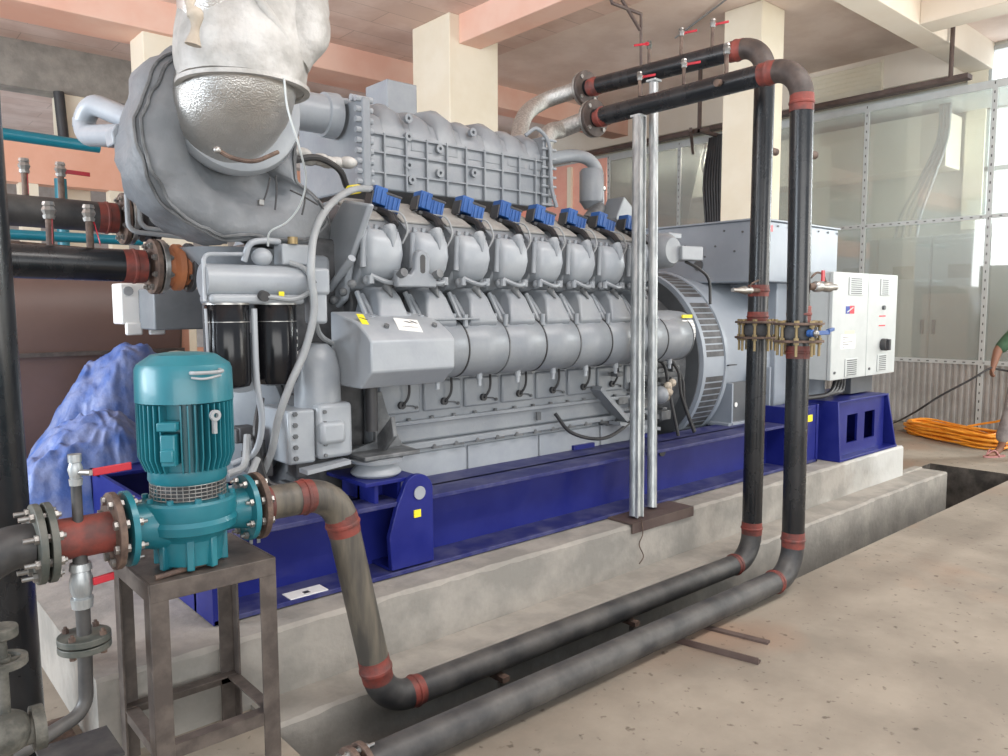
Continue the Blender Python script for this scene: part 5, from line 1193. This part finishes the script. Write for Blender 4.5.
# =================================================================== CABLE COIL, CABLE AND PERSON
cr_ = random.Random(5); ccx, ccy = 9.95, 3.42
dcoil = (AZ(1000, 450, 0)-AZ(912, 432, 0)); dcoil.z = 0; cL = dcoil.length/2*1.08; cdir = dcoil.normalized(); cper = Vector((-cdir.y, cdir.x, 0)); cc0 = (AZ(1000, 450, 0)+AZ(912, 432, 0))/2; cc0.z = 0
m = MB()
for k in range(20):
    L1 = cL*cr_.uniform(.86, 1.0); W1 = cr_.uniform(.12, .24); z0_ = .02+.0075*k; ph = cr_.uniform(-.04, .04)
    pts_ = []
    for j in range(36):
        t = 2*PI*j/36; e = .8
        pts_.append(cc0+cdir*(L1*math.copysign(abs(math.cos(t))**e, math.cos(t))+ph)+cper*(W1*math.copysign(abs(math.sin(t))**e, math.sin(t)))+Z*(z0_+.015*math.sin(3*t+k)))
    m.tube(pts_, .013, 6, closed=True)
co_ = m.build('orange_cable_coil', ORANGE, ang=80); tag(co_, 'orange power cable coiled in a long flat heap on the floor by the partition', 'cable coil')
tag(MB().tube(spline([cc0+cdir*.3+Z*.22-cper*.1, cc0+cdir*.55+Z*.30, cc0+cdir*.85+Z*.36, cc0+cdir*1.4+Z*.1], 8), .012, 8).build('orange_cable', ORANGE), 'loose end of orange cable rising from the coil behind the person', 'cable')

# person at the right edge, seen from sleeve to sandal
pe_ = thing('person', 'person in a green shirt, stained grey trousers and pink sandals holding a black cable', 'person', (9.45, 2.62, 0))
def skin_mesh(name, verts, edges, radii, m, parent, sub=2, root=0):
    me = bpy.data.meshes.new(name); org = world_of(parent)
    me.from_pydata([tuple(Vector(v)-org) for v in verts], edges, []); o = bpy.data.objects.new(name, me); col.objects.link(o); o.parent = parent
    sk_ = o.modifiers.new('skin', 'SKIN'); sk_.use_smooth_shade = True
    sv_ = me.skin_vertices[0].data if me.skin_vertices else None
    if sv_ is None: me.attributes  # layer is created with the modifier below
    sb_ = o.modifiers.new('subdivision', 'SUBSURF'); sb_.levels = sub; sb_.render_levels = sub
    return o, me
def person_mesh(name, verts, edges, radii, m, parent, root=0, sub=2):
    import bmesh
    org = world_of(parent); me = bpy.data.meshes.new(name)
    bm = bmesh.new(); lay = bm.verts.layers.skin.verify(); vs = []
    for i, v in enumerate(verts):
        q = bm.verts.new(Vector(v)-org); r_ = radii[i]; q[lay].radius = r_ if isinstance(r_, tuple) else (r_, r_); q[lay].use_root = (i == root); vs.append(q)
    for a, b_ in edges: bm.edges.new((vs[a], vs[b_]))
    bm.to_mesh(me); bm.free()
    o = bpy.data.objects.new(name, me); col.objects.link(o); o.parent = parent; me.materials.append(m)
    k = o.modifiers.new('skin', 'SKIN'); k.use_smooth_shade = True
    s_ = o.modifiers.new('subdivision', 'SUBSURF'); s_.levels = sub; s_.render_levels = sub
    return o
# near (left in view) leg at L, other leg further right and back; facing the generator (-x, slightly +y)
hip = Vector((9.46, 2.42, .90)); hand = Vector((9.19, 2.69, .955)); elb = Vector((9.24, 2.665, 1.15)); sho = Vector((9.45, 2.52, 1.40))
ankL = Vector((9.33, 2.62, .09)); kneL = Vector((9.33, 2.53, .50)); hipL = Vector((9.42, 2.50, .90))
ankR = Vector((9.62, 2.25, .09)); kneR = Vector((9.55, 2.27, .50)); hipR = Vector((9.52, 2.32, .90))
fd = Vector((-.80, .45, 0)).normalized()
neck = Vector((9.45, 2.40, 1.47)); headc = Vector((9.42, 2.42, 1.62)); shoR = Vector((9.52, 2.24, 1.40)); elbR = Vector((9.50, 2.13, 1.13)); hanR = Vector((9.35, 2.22, .98))
bv = [hip, Vector((9.46, 2.41, 1.15)), Vector((9.46, 2.40, 1.34)), neck, headc-Z*.02, headc+Z*.09, sho, elb, hand-(hand-elb)*.18, shoR, elbR, hanR-(hanR-elbR)*.2, hipL, kneL, ankL, hipR, kneR, ankR]
be = [(0, 1), (1, 2), (2, 3), (3, 4), (4, 5), (2, 6), (6, 7), (7, 8), (2, 9), (9, 10), (10, 11), (0, 12), (12, 13), (13, 14), (0, 15), (15, 16), (16, 17)]
br_ = [.13, .12, .13, .052, .085, .075, .055, .048, .034, .055, .042, .028, .08, .055, .036, .08, .055, .036]
n0 = len(bv)
# feet
for ank in (ankL, ankR):
    i0 = bv.index(ank); bv.append(ank-Z*.055+fd*.07); br_.append(.036); be.append((i0, len(bv)-1)); bv.append(ank-Z*.07+fd*.17); br_.append(.028); be.append((len(bv)-2, len(bv)-1))
# hands: palm plus five bent fingers each
for hd_, wri, cur in ((hand, 8, 1), (hanR, 11, 1)):
    pd_ = (hd_-bv[wri]).normalized(); side = pd_.cross(Vector((0, .2, 1))).normalized(); palm = hd_+pd_*.03
    bv.append(palm); br_.append(.022); be.append((wri, len(bv)-1)); pi_ = len(bv)-1
    for k in range(4):
        o_ = side*(.030-.02*k); L_ = (.062, .07, .066, .05)[k]
        nrm_ = pd_.cross(side)
        a1 = palm+o_+pd_*.022; a2_ = a1+pd_*L_*.45+nrm_*.012; a3 = a2_+nrm_*L_*.4+pd_*.004
        for q, rr in ((a1, .0095), (a2_, .0085), (a3, .007)):
            bv.append(q); br_.append(rr); be.append((pi_ if rr == .0095 else len(bv)-2, len(bv)-1))
    a1 = hd_+side*.036-pd_*.005; a2_ = a1+side*.01+pd_*.028+pd_.cross(side)*.015
    for q, rr in ((a1, .011), (a2_, .009)): bv.append(q); br_.append(rr); be.append((pi_ if rr == .011 else len(bv)-2, len(bv)-1))
person_mesh('body', bv, be, br_, SKIN, pe_)
person_mesh('trousers', [hip+Z*.08, hip, hipL, kneL, ankL+Z*.06, hipR, kneR, ankR+Z*.06], [(0, 1), (1, 2), (2, 3), (3, 4), (1, 5), (5, 6), (6, 7)], [.14, .145, .098, .082, .072, .098, .082, .072], TROU, pe_)
person_mesh('shirt', [hip-Z*.02, Vector((9.46, 2.41, 1.15)), Vector((9.46, 2.40, 1.34)), neck-Z*.03, sho, elb-(elb-hand)*.15, shoR, elbR+(shoR-elbR)*.12], [(0, 1), (1, 2), (2, 3), (2, 4), (4, 5), (2, 6), (6, 7)], [.155, .145, .15, .075, .078, .066, .075, .062], SHIRT, pe_)
MB().ball(headc+Z*.065-fd*.02, .10, .10, .10, 20, 12).build('hair', HAIR, pe_)
nf = MB(); nf.ball(headc+fd*.088+Z*.005, .014, .014, .022, 10, 8); nf.build('nose', SKIN, pe_)
for ank in (ankL, ankR):
    sd = Vector((-fd.y, fd.x, 0)); c = ank+fd*.07; c.z = .012
    m = MB(); rg = []
    for k in range(20):
        a = 2*PI*k/20; rg.append(c+fd*.135*math.cos(a)+sd*(.045+.008*math.cos(a))*math.sin(a))
    m.loft([[p-Z*.010 for p in rg], [p+Z*.006 for p in rg]]); m.tube(spline([c+sd*.05-fd*.02, c+sd*.03+fd*.03+Z*.065, c+fd*.10+Z*.02], 5), .008, 8); m.tube(spline([c-sd*.05-fd*.02, c-sd*.03+fd*.03+Z*.065, c+fd*.10+Z*.02], 5), .008, 8)
    m.build('sandal', PINK, pe_)
bc = spline([hand+Vector((.25, -.1, -.05)), hand+Vector((.02, -.02, -.01)), hand+Vector((-.03, .02, -.005)), AY(970, 380, 2.85), AY(940, 396, 3.1), AY(915, 412, 3.4), AZ(893, 423, .02), AZ(870, 427, .02)], 10)
tag(MB().tube(bc, .011, 8).build('black_cable', RUB), 'long black cable sagging from the hand to the floor behind the blue support', 'cable')
